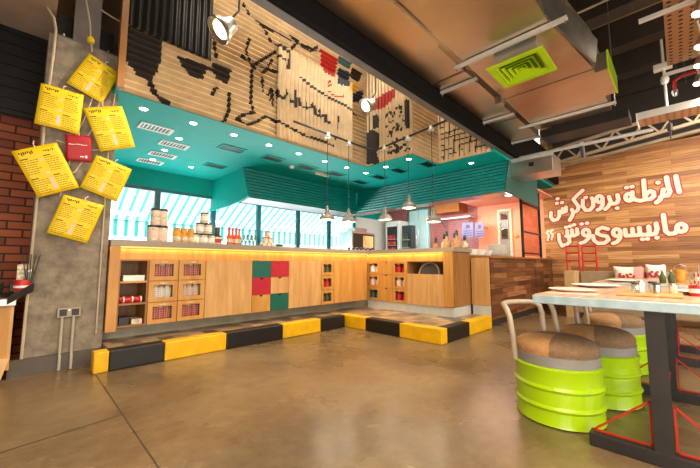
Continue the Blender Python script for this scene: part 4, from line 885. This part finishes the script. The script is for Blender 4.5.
MB().bar((7.6, 1.75, tz(1.75)), (7.6, -2.5, tz(-2.5)), .05).build('bottom_chord', M['cable_truss'], t); MB().bar((7.6, 1.75, tz(1.75)+.28), (7.6, -2.5, tz(-2.5)+.28), .05).build('top_chord', M['cable_truss'], t)
for k in range(10):
    y = 1.7-k*.4; MB().bar((7.6, y, tz(y)), (7.6, y-.2, tz(y-.2)+.28), .028).build('web_member', M['cable_truss'], t); MB().bar((7.6, y-.2, tz(y-.2)+.28), (7.6, y-.4, tz(y-.4)), .028).build('web_member', M['cable_truss'], t)
for x, y, z in ((8.2, .3, 3.25),):
    o = MB().bar((x, 1.9, 3.1), (x, -2.5, 3.5), .09, .05).build('purlin', M['cable_truss']); tag(o, 'pale sloping purlin behind the roof truss', 'purlin')
t = thing('service_tray', 'galvanised service tray with pale edge at the right above the truss', 'cable tray', (6.4, -.4, 3.15))
MB().box((6.15, -1.8, 3.06), (6.5, .30, 3.075)).build('tray_base', M['perf'], t); MB().box((6.14, -1.8, 3.06), (6.15, .30, 3.16)).build('tray_edge', M['rail'], t); MB().box((6.14, .30, 3.02), (6.5, .315, 3.16)).build('end_plate', M['white'], t)
t = thing('black_rod', 'thin black rod hanging below the service tray', 'lamp', (6.8, -.1, 2.8)); MB().tube([(6.45, -.02, 3.062), (6.45, -.02, 2.78)], .008, 6).build('rod', M['black_steel'], t); MB().tube([(6.45, -.02, 3.0), (6.45, -.02, 2.9)], .03, 10).build('holder', M['dark_steel'], t)  # black hanging rod with a holder, gives no light
t = thing('security_camera', 'small white security camera high on the plank wall by the screen post', 'camera', (8.95, 2.02, 2.98)); MB().tube([(8.82, 2.03, 2.95), (8.98, 2.02, 3.0)], .04, 12).build('body', M['steel'], t); MB().box((8.98, 2.0, 2.98), (9.04, 2.04, 3.02)).build('mount', M['rail'], t); MB().tube([(8.81, 2.03, 2.947), (8.825, 2.03, 2.951)], .03, 12).build('lens', M['dark'], t)

# ================================================================== WALL LETTERING
K = 5.506
def C1(*pts): return [(540+u/K, 165+v/K) for u, v in pts]
def C2(*pts): return [(615+u/K, 165+v/K) for u, v in pts]
def ringp(f, cx, cy, rx, ry=None, a0=0, a1=360, n=14):
    ry = ry or rx; return f(*[(cx+rx*math.cos(R(a0+(a1-a0)*k/n)), cy+ry*math.sin(R(a0+(a1-a0)*k/n))) for k in range(n+1)])
up_ = [C2((335, 62), (343, 105), (355, 150)), C2((283, 68), (292, 115), (302, 148), (292, 168), (268, 170), (250, 178)), C2((266, 135), (262, 165), (248, 192), (228, 208)), C2((236, 97), (240, 98)),
 C2((158, 85), (161, 130), (164, 172), (172, 190)), C2((172, 190), (196, 188), (214, 172), (212, 150), (196, 143), (180, 152), (166, 172)), C2((168, 190), (140, 198), (112, 192), (95, 175), (96, 150)),
 ringp(C2, 78, 178, 20, 20), C2((96, 152), (94, 178), (80, 198)), C2((62, 125), (66, 124)), C2((92, 120), (96, 119)),
 C1((427, 165), (432, 190), (426, 208), (408, 214), (390, 214)), C1((425, 238), (427, 238)), C1((380, 175), (390, 205), (376, 230), (360, 244)),
 ringp(C1, 328, 188, 17, 18), C1((344, 192), (346, 218), (334, 240), (318, 248)), C1((236, 195), (236, 228), (252, 250), (276, 248), (294, 226), (292, 192), (286, 182)), C1((250, 180), (254, 179)),
 C1((236, 140), (206, 166), (184, 190), (200, 212), (214, 230), (208, 250), (196, 258)), C1((176, 245), (184, 262), (178, 284), (164, 304)),
 C1((62, 262), (60, 286), (74, 306), (96, 300), (108, 280), (106, 254)), C1((106, 262), (122, 264), (126, 240)), C1((124, 262), (144, 256), (144, 232)), C1((92, 212), (95, 211)), C1((120, 208), (124, 207)), C1((96, 187), (99, 186))]
lo_ = [ringp(C2, 365, 346, 24, 22), C2((344, 358), (330, 376), (300, 380), (280, 366), (272, 320), (266, 274)), C2((226, 322), (232, 352), (224, 378), (196, 384), (150, 384), (100, 388), (60, 390)), C2((230, 401), (233, 400)),
 C2((186, 338), (190, 378)), C2((150, 409), (153, 409)), C2((178, 407), (181, 407)), C2((134, 345), (138, 380)), C2((96, 352), (100, 384)), C2((56, 356), (60, 388)),
 ringp(C2, 10, 372, 20, 20), C2((30, 376), (28, 404), (12, 424), (-10, 432)),
 C1((374, 352), (344, 344), (318, 356), (314, 376), (340, 388), (368, 392), (378, 412), (356, 430), (322, 432), (298, 416), (292, 390)),
 ringp(C1, 254, 372, 18, 18), C1((272, 376), (268, 404), (246, 424), (224, 430)), C1((228, 326), (232, 325)), C1((258, 321), (262, 320)),
 C1((204, 352), (208, 380), (188, 390), (172, 388)), C1((176, 358), (180, 388), (158, 396), (144, 392)), C1((150, 362), (152, 392)), C1((160, 395), (164, 424), (150, 436)), C1((142, 344), (146, 343)), C1((164, 338), (168, 337)), C1((186, 330), (190, 329)), C1((104, 382), (108, 418), (122, 446), (134, 440))]
qm = [C1((72, 358), (62, 362), (60, 374), (72, 384), (68, 398)), C1((50, 362), (40, 366), (40, 378), (50, 388), (46, 402)), C1((64, 408), (65, 409)), C1((42, 412), (43, 413))]
def lettering(label, strokes, r=.038, red=True, extra=()):
    t = thing('wall_lettering', label, 'lettering', (9.03, 1, 2)); t['group'] = 'painted lettering on the plank wall'
    if red:
        m = MB()
        for s_ in strokes: m.stroke([Vector((9.032, AX(9.04, *q).y, AX(9.04, *q).z)) for q in s_], r+.022, (.008, 0, 0))
        m.build('red_outline', M['text_red'], t)
    m = MB()
    for s_ in strokes: m.stroke([Vector((9.024, AX(9.04, *q).y, AX(9.04, *q).z)) for q in s_], r, (.008, 0, 0))
    for s_ in extra: m.stroke([Vector((9.024, AX(9.04, *q).y, AX(9.04, *q).z)) for q in s_], .022, (.008, 0, 0))
    m.build('letters', M['text_white'], t)
lettering('upper line of cream Arabic lettering outlined in red on the plank wall', up_)
lettering('lower line of cream Arabic lettering outlined in red above the pillows', lo_, extra=qm)

# ================================================================== FAR SEATING
yb0 = AX(7.85, 580, 275).y
t = thing('banquette', 'olive upholstered bench standing in front of the plank wall', 'bench', (7.7, -.6, 0))
MB().box((7.4, -3.5, .1), (7.85, yb0, .45)).build('seat', M['bench'], t, bevel=.03); MB().box((7.85, -3.5, .1), (8.0, yb0, .86)).build('backrest', M['bench'], t, bevel=.02)
o = MB().box((7.45, yb0+.02, 0), (8.0, AX(7.5, 565, 280).y, .87)).build('end_box', M['cardboard'], bevel=.005); tag(o, 'tan wooden box closing the end of the bench', 'box')
def pillow(lab, p0, p1, stripe, words):
    a, b2 = AX(7.76, *p0), AX(7.76, *p1); cy_, cz = (a.y+b2.y)/2, (a.z+b2.z)/2; hw, hh = abs(a.y-b2.y)/2, abs(a.z-b2.z)/2
    t = thing('pillow', lab, 'pillow', (7.74, cy_, cz-hh), 'pillows on the bench')
    m = MB(); n = 12
    for s in (-1, 1):
        V = []
        for i in range(n+1):
            rw = []
            for j in range(n+1):
                u, v = -1+2*i/n, -1+2*j/n; k = (1-u**4)*(1-v**4); pinch = 1-.07*(1-abs(v)**2)*(abs(u)**6)-.0
                pz = 1-.10*(1-u*u)
                rw.append(m.b.verts.new((7.76+s*.075*k**.6, cy_+u*hw*pinch, cz+v*hh*pz)))
            V.append(rw)
        for i in range(n):
            for j in range(n):
                m.mi = 1 if (stripe and V[i][j].co.y < cy_-hw*.45) or (stripe and V[i][j].co.y > cy_+hw*.84) else 0
                m.face([V[i][j], V[i+1][j], V[i+1][j+1], V[i][j+1]])
    m.build('cushion', [M['pillow'], M['pillow_pink']], t, smooth=True)
    m = MB(); sx = hw/10; sz = hh/10
    for s_ in words: m.stroke([Vector((7.668, cy_-u*sx, cz+v*sz)) for u, v in s_], .014, (.012, 0, 0))
    m.build('lettering', M['deep_red'], t)
pillow('white pillow with a pink stripe and red lettering, nearer the red chairs', (613, 266), (646, 288), True, [[(-6, -1), (-5, 1), (-4, -1), (-3, -1), (-3, 1)], [(-6, 2), (-5, 3)], [(-1, 2), (0, -1), (3, -1), (3.5, 1)], [(-5, -3), (-4.6, -3)], [(1, 2.5), (2, 2.5)]])
pillow('white pillow with a red lettered band, farther from the red chairs', (645, 264), (668, 287), False, [[(-8, -1), (-6, 2), (-4, -1), (-1, -1), (0, 2), (2, -1), (5, -1), (6, 1)], [(-4, 3), (-3, 3)], [(1, 3), (2, 3)], [(-6, -4), (5, -4)]])
# red chairs
def red_chair(p0, p1, lab):
    x = 8.15; a = AX(x, p0, 246); b2 = AX(x, p1, 246); zt = AX(x, p0, 246.5).z
    t = thing('red_chair', lab, 'chair', (x+.2, (a.y+b2.y)/2, 0), 'red steel chairs by the bench')
    y0, y1 = b2.y+.02, a.y-.02
    for y in (y0, y1): MB().tube([(x, y, 0), (x+.02, y, .5), (x, y, zt)], .017, 8).build('back_leg', M['red'], t)
    for y in (y0, y1): MB().tube([(x+.4, y, 0), (x+.37, y, .74)], .017, 8).build('front_leg', M['red'], t)
    MB().box((x-.01, y0-.02, .72), (x+.4, y1+.02, .76)).build('seat', M['wicker'], t, bevel=.01)
    for z in (zt, zt-.14, zt-.3): MB().tube([(x, y0, z), (x, y1, z)], .017, 8).build('back_rail', M['red'], t)
    MB().tube([(x+.38, y0, .3), (x+.38, y1, .3)], .014, 8).build('foot_rail', M['red'], t)
red_chair(565, 579.5, 'red steel ladder-back chair before the plank wall, nearer the plank counter')
red_chair(581, 597, 'red steel ladder-back chair before the plank wall, nearer the pillows')

# ================================================================== TABLES
def table(x0, x1, lab, tr, zt=.815):
    t = thing('dining_table', lab, 'table', ((x0+x1)/2, .14, 0))
    MB().box((x0, -.40, zt-.055), (x1, .665, zt-.006)).build('edge_band', M['zinc_top'], t, bevel=.004)
    MB().box((x0+.012, -.39, zt-.006), (x1-.012, .655, zt)).build('tabletop', M['table_wood'], t)
    for x in tr:
        MB().box((x-.04, -.2, 0), (x+.04, .42, .07)).build('foot_bar', M['dark_steel'], t, bevel=.004)
        MB().box((x-.04, .075, .07), (x-.03, .15, zt-.055)).build('post_flange', M['dark_steel'], t); MB().box((x+.03, .075, .07), (x+.04, .15, zt-.055)).build('post_flange', M['dark_steel'], t); MB().box((x-.03, .105, .07), (x+.03, .12, zt-.055)).build('post_web', M['dark_steel'], t)
        for s in (-1, 1):
            y, ye = .112+s*.046, .112+s*.29
            MB().bar((x, y, .075), (x, y, .30), .009).bar((x, y, .295), (x, ye, .078), .009).bar((x, ye, .078), (x, y, .078), .009).build('red_brace', M['red_rod'], t)
    MB().tube([(tr[0], .112, .2), (tr[1], .112, .2)], .011, 8).build('stretcher', M['red_rod'], t)
table(2.27, 3.75, 'zinc-edged dining table with dark trestle legs standing nearest the camera', (2.34, 3.5))
table(4.2, 5.7, 'zinc-edged dining table standing behind the nearest one', (4.75, 5.45))
def disc(p, r, lab, grp, name='dinner_plate', cat='plate', mt='white'):
    o = MB().lathe([(r*.55, 0), (r*.7, .006), (r, .018), (r*.98, .022), (r*.66, .01), (0, .009)], p, 28, caps=False).build(name, M[mt], smooth=True); return tag(o, lab, cat, grp)
def tp(px, py, z=.815): return AZ(z, px, py)
ZTT = .816
for (x, y, r, lab) in ((2.62, .52, .14, 'pale round plate at the near corner of the nearest table'), (3.3, .5, .16, 'pale round plate further along the nearest table'), (4.45, .42, .16, 'pale round plate on the table behind'), (2.95, -.1, .15, 'pale round plate in front of the red tins on the nearest table')): disc((x, y, ZTT), r, lab, 'plates on the tables', mt='pinkish' if x == 2.62 else 'white')
o = MB().box((2.5, -.0, ZTT), (2.9, .28, ZTT+.012)).build('serving_board', M['oak_pale'], bevel=.004); tag(o, 'pale wooden serving board carrying the condiment jars', 'board')
for i, (x, y, r, h, b_, l_) in enumerate([(2.62, .2, .024, .085, 'jar_glass', 'dark_lid'), (2.7, .18, .022, .1, 'white', 'steel'), (2.78, .13, .026, .09, 'jar_glass', 'dark_lid'), (2.66, .11, .024, .085, 'steel', 'dark_lid'), (2.76, .04, .024, .075, 'cream', 'steel')]):
    jar(x, y, ZTT+.013, r*.8, h*.66, ['clear jar on the serving board, outermost at the stool side', 'white shaker on the serving board', 'clear jar in the middle of the serving board', 'steel shaker on the serving board', 'cream pot on the serving board, nearest the red tins'][i], b_, l_, 'condiments on the serving board', 'condiment_jar')
def tin(x, y, z, r, h, lab, sprig):
    t = thing('cutlery_tin', lab, 'tin', (x, y, z), 'red tins on the table')
    MB().lathe([(r, 0), (r, h), (r*.94, h), (r*.94, .004)], (x, y, z), 18, caps=False).build('body', M['red'], t, smooth=True); MB().lathe([(r*1.01, h*.3), (r*1.01, h*.7)], (x, y, z), 18, caps=False).build('label_band', M['white'], t, smooth=True)
    for k in range(sprig): MB().bar((x+.01*(k-2), y+.008*((k*7) % 5-2), z+.02), (x+.03*(k-2), y+.02*((k*7) % 5-2), z+h+.07+.01*(k % 3)), .009, .004).build('cutlery', M['steel' if k % 2 else 'wicker'], t)
tin(2.78, -.06, ZTT, .036, .06, 'red tin with cutlery nearest the serving board', 4); tin(2.9, -.17, ZTT, .036, .055, 'red tin with cutlery by the table edge behind', 5); tin(4.55, -.12, ZTT, .04, .09, 'red tin with cutlery on the table behind', 4)
yb = AX(4.6, 681, 280).y
t = thing('bucket', 'golden brown bucket on the table behind', 'bucket', (4.6, yb, ZTT)); MB().lathe([(.036, 0), (.047, .13), (.05, .13), (.044, .124), (.034, .008)], (4.6, yb, ZTT), 18, caps=False).build('pail', M['gold'], t, smooth=True); MB().tube([(4.6, yb-.046, ZTT+.125), (4.6, yb-.035, ZTT+.165), (4.6, yb, ZTT+.18), (4.6, yb+.035, ZTT+.165), (4.6, yb+.046, ZTT+.125)], .003, 6).build('bail', M['steel'], t)
for i, (x, y) in enumerate(((4.4, .13), (4.48, .07))):
    p = (x, y, ZTT); t = thing('cruet_bottle', 'small dark cruet bottle on the table behind, '+['outer one', 'inner one'][i], 'bottle', p); MB().lathe([(.024, 0), (.026, .06), (.01, .09), (.01, .11)], p, 12).build('body', M['leaf'], t, smooth=True); MB().lathe([(.012, .11), (.012, .125)], p, 10).build('cap', M['steel'], t)
o = MB().box((2.36, .36, ZTT), (2.55, .62, ZTT+.003)).build('place_mat', M['pinkish']); tag(o, 'pink paper place mat on the near edge of the nearest table', 'place mat')
# barrel stools
def stool(x, y, lab, rz):
    p = (0, 0, 0); t = thing('barrel_stool', lab, 'stool', (0, 0, 0), 'barrel stools'); r = .24
    def rib(z): return [(r, z-.016), (r+.008, z-.007), (r+.011, z), (r+.008, z+.007), (r, z+.016)]
    MB().lathe([(r-.02, 0), (r+.004, .008), (r, .02)]+rib(.105)+rib(.215)+[(r, .305), (r+.007, .318), (r+.009, .33), (r-.004, .338)], p, 40).build('drum', M['lime'], t, smooth=True)
    MB().lathe([(r-.012, .335), (r-.006, .34), (r-.006, .395), (r-.02, .4)], p, 40).build('collar', M['grey_band'], t, smooth=True)
    m = MB(); n = 40; prof = [(.0, .495), (.09, .494), (.16, .488), (.205, .472), (.228, .45), (.234, .425), (.226, .398)]; rings = [[m.b.verts.new((q*math.cos(2*math.pi*k/n), q*math.sin(2*math.pi*k/n), z)) for k in range(n)] if q else None for q, z in prof]
    top = m.b.verts.new((0, 0, .496))
    for k in range(n):
        m.mi = [0, 1, 2, 1][int(((k/n*360+255) % 360)//90)]
        m.face([top, rings[1][k], rings[1][(k+1) % n]])
        for a, b_ in zip(rings[1:], rings[2:]): m.face([a[k], b_[k], b_[(k+1) % n], a[(k+1) % n]])
    m.build('cushion', [M['tan'], M['brown'], M['brown_d']], t, smooth=True)
    A0 = 46; P_ = lambda an, rr_, z: (rr_*math.sin(R(an)), rr_*math.cos(R(an)), z)
    pts = [P_(-A0, .247, .33), P_(-A0, .255, .46), P_(-A0, .272, .6), P_(-A0+2, .285, .645), P_(-A0+7, .296, .667), P_(-A0+15, .302, .674), P_(-14, .306, .675), P_(0, .308, .675), P_(14, .306, .675), P_(A0-15, .302, .674), P_(A0-7, .296, .667), P_(A0-2, .285, .645), P_(A0, .272, .6), P_(A0, .255, .46), P_(A0, .247, .33)]
    MB().tube(pts, .018, 12).build('backrest', M['hoop'], t, smooth=True)
    t.location = (x, y, 0); t.rotation_euler = (0, 0, rz); t.scale = (1.04, 1.04, 1.05); return t
s0 = stool(2.615, .635, 'lime green barrel stool nearest the camera, with tan and brown cushion', R(-14))
dup(s0, (3.16, .50, 0), 'lime green barrel stool in the middle, partly behind the nearest one', R(-10))
dup(s0, (4.15, .51, 0), 'lime green barrel stool farthest away, seen past the table edge', R(5))

# ================================================================== COLUMN: menus, socket, cables
def card(c, lab, mt, idx, tilt=.01, head=2):
    P = [AY(4.2-.012*idx, *q) for q in c]; cen = sum(P, Vector())/4
    t = thing('menu_card', lab, 'menu card', cen, 'menu cards hung on the column')
    nrm = Vector((0, -1, 0)); top, right = (P[1]-P[0]), (P[3]-P[0])
    W_ = lambda u, v: P[0]+(P[1]-P[0])*u+(P[3]-P[0])*v+(P[2]-P[1]-P[3]+P[0])*(u*v)      # u along the head, v down the sheet
    n = 8; m = MB(); G = [[m.b.verts.new(W_(i/n, j/n)+nrm*(.008*math.sin(math.pi*i/n)+.006*math.sin(math.pi*j/n*1.5))) for j in range(n+1)] for i in range(n+1)]
    for i in range(n):
        for j in range(n): m.face([G[i][j], G[i+1][j], G[i+1][j+1], G[i][j+1]])
    o = m.build('sheet', M[mt], t, smooth=True); sd = o.modifiers.new('s', 'SOLIDIFY'); sd.thickness = .002; sd.offset = -1
    off = lambda u, v: W_(u, v)+nrm*(.008*math.sin(math.pi*u)+.006*math.sin(math.pi*v*1.5)+.0025)
    def q(m, u0, v0, u1, v1): m.face([m.b.verts.new(off(*z)) for z in ((u0, v0), (u1, v0), (u1, v1), (u0, v1))])
    if mt == 'yellow_card':
        m = MB(); rr = random.Random(idx*11+3)
        for k in range(7): u = .1+k*.045; q(m, u, .06+.01*(k % 2), u+.03, .10+.012*((k*3) % 4))
        for k in range(5): u = .62+k*.05; q(m, u, .10, u+.03, .125+.01*(k % 3))
        for side in (0, 1):
            for blk in range(2):
                v = (.2 if blk == 0 else .62); u0 = .07+.5*side
                q(m, u0, v, u0+.16, v+.022); v += .05
                for k in range(7):
                    u = u0
                    while u < u0+.34-rr.random()*.12: w = rr.uniform(.03, .07); q(m, u, v, min(u+w, u0+.36), v+.011); u += w+.014
                    v += .045
        m.build('printed_lettering', M['ink'], t)
        m = MB(); q(m, .45, .26, .53, .58); q(m, .45, .66, .53, .9); m.build('price_strip', M['pinkish'], t)
    else:
        m = MB()
        for k in range(8): q(m, .12+k*.09, .36+.012*math.sin(k*1.3), .19+k*.09, .385+.012*math.sin(k*1.3+.5))
        q(m, .55, .8, .72, .84); q(m, .76, .76, .84, .86); m.build('printed_lettering', M['white'], t)
    MB().tube([W_(.5, .02)+nrm*.012, W_(.5, -.06)+nrm*.01, W_(.55, -.12)+Vector((0, .02, 0))], .005, 6).build('clip', M['pinkish'], t)
# corners: head start, head end, foot end, foot start (read along the print)
def fc(ox, oy, s, pts): return [(ox+u/s, oy+v/s) for u, v in pts]
card([(89.5, 53.5), (120, 74), (102, 103.5), (66, 82.5)], 'yellow menu card at the top of the column, tilted', 'yellow_card', 1)
card([(41, 83), (84, 95.5), (79, 134.5), (34, 123)], 'yellow menu card on the column, second from the top, at its street side', 'yellow_card', 2)
card([(83, 108), (122, 106), (135.5, 147), (100.5, 151.5)], 'yellow menu card at the right edge of the column beside the teal soffit', 'yellow_card', 3)
card([(11, 151.5), (56.5, 142.5), (79.5, 187.5), (38, 197.5)], 'largest yellow menu card, overhanging the brick wall', 'yellow_card', 4)
card([(96.5, 155), (132, 169.5), (116.5, 202), (80, 187)], 'yellow menu card to the right of the largest one, below the crimson card', 'yellow_card', 5)
card([(64, 194.5), (104, 205.5), (87, 243.5), (46.5, 232.5)], 'lowest yellow menu card on the column', 'yellow_card', 6)
card([(65, 134), (92, 136.5), (91, 162.5), (66, 160)], 'small crimson card in the middle of the yellow menu cards', 'red_card', 1)
o = MB(); o.tube([AY(4.2, *q) for q in ((86, 0), (90, 22), (91, 40), (92, 52))], .008, 6); o = o.build('cord', M['cable']); tag(o, 'pale cord hanging from above down to the topmost menu card', 'cord')
o = MB().lathe([(.0, -.04), (.03, -.03), (.035, 0), (.02, .03)], AY(4.19, 91, 40), 10).build('cord_tag', M['yellow_card']); tag(o, 'small yellow tag on the cord above the top menu card', 'tag')
o = MB().tube([AY(4.22, *q) for q in ((40, 0), (48, 8), (54, 18), (56, 30), (54, 50), (50, 80))]+[(.085, 4.235, 2.6), (.065, 4.235, .15)], .012, 8).build('cable', M['cable'], smooth=True); tag(o, 'pale cable running down the street-side edge of the column', 'cable')
o = MB().tube([AY(4.22, *q) for q in ((101, 10), (112, 17), (121, 22), (124, 30), (121, 70))]+[(.59, 4.235, 2.6), (.592, 4.235, .3)], .008, 8).build('cable', M['cable'], smooth=True); tag(o, 'thin pale cable along the bar-side edge of the column', 'cable')
for i, pts in enumerate([((60, 196), (70, 160), (92, 130), (100, 100)), ((52, 180), (75, 172), (90, 150), (112, 150)), ((56, 140), (70, 145), (84, 120), (95, 92))]):
    o = MB().tube([AY(4.235, *q) for q in pts], .006, 6).build('string', M['pinkish']); tag(o, 'string holding menu cards on the column, '+['running from bottom to top', 'running across behind the crimson card', 'between the upper two cards'][i], 'string')
p = AY(4.25, 69, 312); t = thing('socket', 'double wall socket of dark metal low on the concrete column', 'socket', p, None)
MB().box((p.x-.09, 4.215, p.z-.045), (p.x+.09, 4.25, p.z+.045)).build('plate', M['socket'], t, bevel=.004)
for dx in (-.045, .045):
    m = MB().box((p.x+dx-.004, 4.212, p.z+.008), (p.x+dx+.004, 4.216, p.z+.024)); m.box((p.x+dx-.018, 4.212, p.z-.012), (p.x+dx-.006, 4.216, p.z-.006)); m.box((p.x+dx+.006, 4.212, p.z-.012), (p.x+dx+.018, 4.216, p.z-.006)); m.box((p.x+dx-.028, 4.2135, p.z-.03), (p.x+dx+.028, 4.2152, p.z+.032)); m.build('outlet', M['dark'], t)
MB().box((p.x-.008, 4.21, p.z+.015), (p.x+.008, 4.216, p.z+.03)).build('switch', M['white'], t)
for dx in (-.05, .035): MB().tube([(p.x+dx, 4.225, p.z-.04), (p.x+dx, 4.225, .16), (p.x+dx, 4.185, .13), (p.x+dx, 4.185, .005)], .0125, 10).build('conduit', M['conduit'], t, smooth=True)

# ================================================================== STATION AT THE LEFT
t = thing('condiment_station', 'oak condiment station with a black tray edge beside the column', 'cabinet', (-.3, 3.9, 0))
xr = AY(4.15, 8, 340).x; zc = AY(4.12, 4, 299).z
MB().box((-1.2, 4.15, .09), (xr, 4.75, zc-.06)).build('body', M['oak'], t); MB().box((xr, 4.15, .09), (xr+.02, 4.75, zc-.06)).build('side_panel', M['oak_pale'], t)
MB().box((-1.2, 4.1, zc-.06), (xr+.03, 4.78, zc)).build('top', M['galv'], t, bevel=.004)
e0, e1 = AY(4.09, 7, 300.5), AY(4.16, 34, 287.5)
MB().hexa([(e0.x, 4.07, e0.z-.035), (e0.x, 4.10, e0.z-.035), (e1.x, 4.19, e1.z-.035), (e1.x, 4.16, e1.z-.035), (e0.x, 4.07, e0.z+.03), (e0.x, 4.10, e0.z+.03), (e1.x, 4.19, e1.z+.045), (e1.x, 4.16, e1.z+.045)]).build('tray_edge', M['black_steel'], t, bevel=.006)
MB().prism([(e0.x, 4.10, e0.z-.03), (e1.x, 4.19, e1.z-.03), (e1.x, 4.195, e1.z-.03), (-.2, 4.5, zc)], (0, 0, .012)).build('tray', M['black_steel'], t)
f0 = AY(4.12, 9, 357)
MB().hexa([(xr-.12, 4.08, .0), (xr-.03, 4.08, .0), (xr-.03, 4.16, .0), (xr-.12, 4.16, .0), (xr-.05, 4.12, .2), (xr+.02, 4.12, .2), (xr+.02, 4.15, .2), (xr-.05, 4.15, .2)]).build('leg', M['oak_pale'], t)
sp_ = {(.2, .12): AY(4.2, 21.5, 291), (.32, .1): AY(4.28, 22, 283), (.36, .2): AY(4.2, 29, 283)}
def onst(a, b):
    if (a, b) in sp_: q = sp_[(a, b)]; return (q.x, q.y, q.z)
    return (xr+.01-.11*(a-.12)/.08, 4.3+b*.4, zc)
p = onst(.2, .12); t = thing('red_can', 'red and white can on the condiment station at the left', 'can', p)
MB().lathe([(.05, 0), (.055, .01), (.055, .09), (.05, .1)], p, 18).build('body', M['red'], t, smooth=True); MB().lathe([(.0565, .03), (.0565, .05)], p, 18, caps=False).build('label_band', M['white'], t)
p = onst(.32, .1); o = MB().box((p[0]-.04, p[1]-.03, p[2]), (p[0]+.04, p[1]+.03, p[2]+.17)).build('sugar_box', M['cream'], bevel=.005); tag(o, 'cream paper packet box behind the red can at the left', 'box')
for i in range(4):
    p = onst(.12+.08*i, .26+.05*(i % 2)); o = MB().lathe([(.022, 0), (.036, .005), (.042, .13), (.038, .13), (.033, .01), (0, .01)], p, 14, caps=False).build('tumbler', M['jar_glass'], smooth=True); tag(o, 'clear tumbler on the condiment station, %s from its front' % NTH[i], 'glass', 'tumblers on the condiment station')
p = onst(.36, .2); t = thing('cutlery_jar', 'jar of dark straws at the back of the condiment station', 'jar', p); MB().lathe([(.035, 0), (.04, .01), (.04, .12)], p, 14, caps=False).build('jar', M['jar_glass'], t, smooth=True)
for k in range(5): MB().tube([(p[0]+.008*(k-2), p[1], p[2]+.01), (p[0]+.03*(k-2), p[1]+.01*(k % 3-1), p[2]+.26)], .004, 6).build('straw', M['dark_lid'], t)
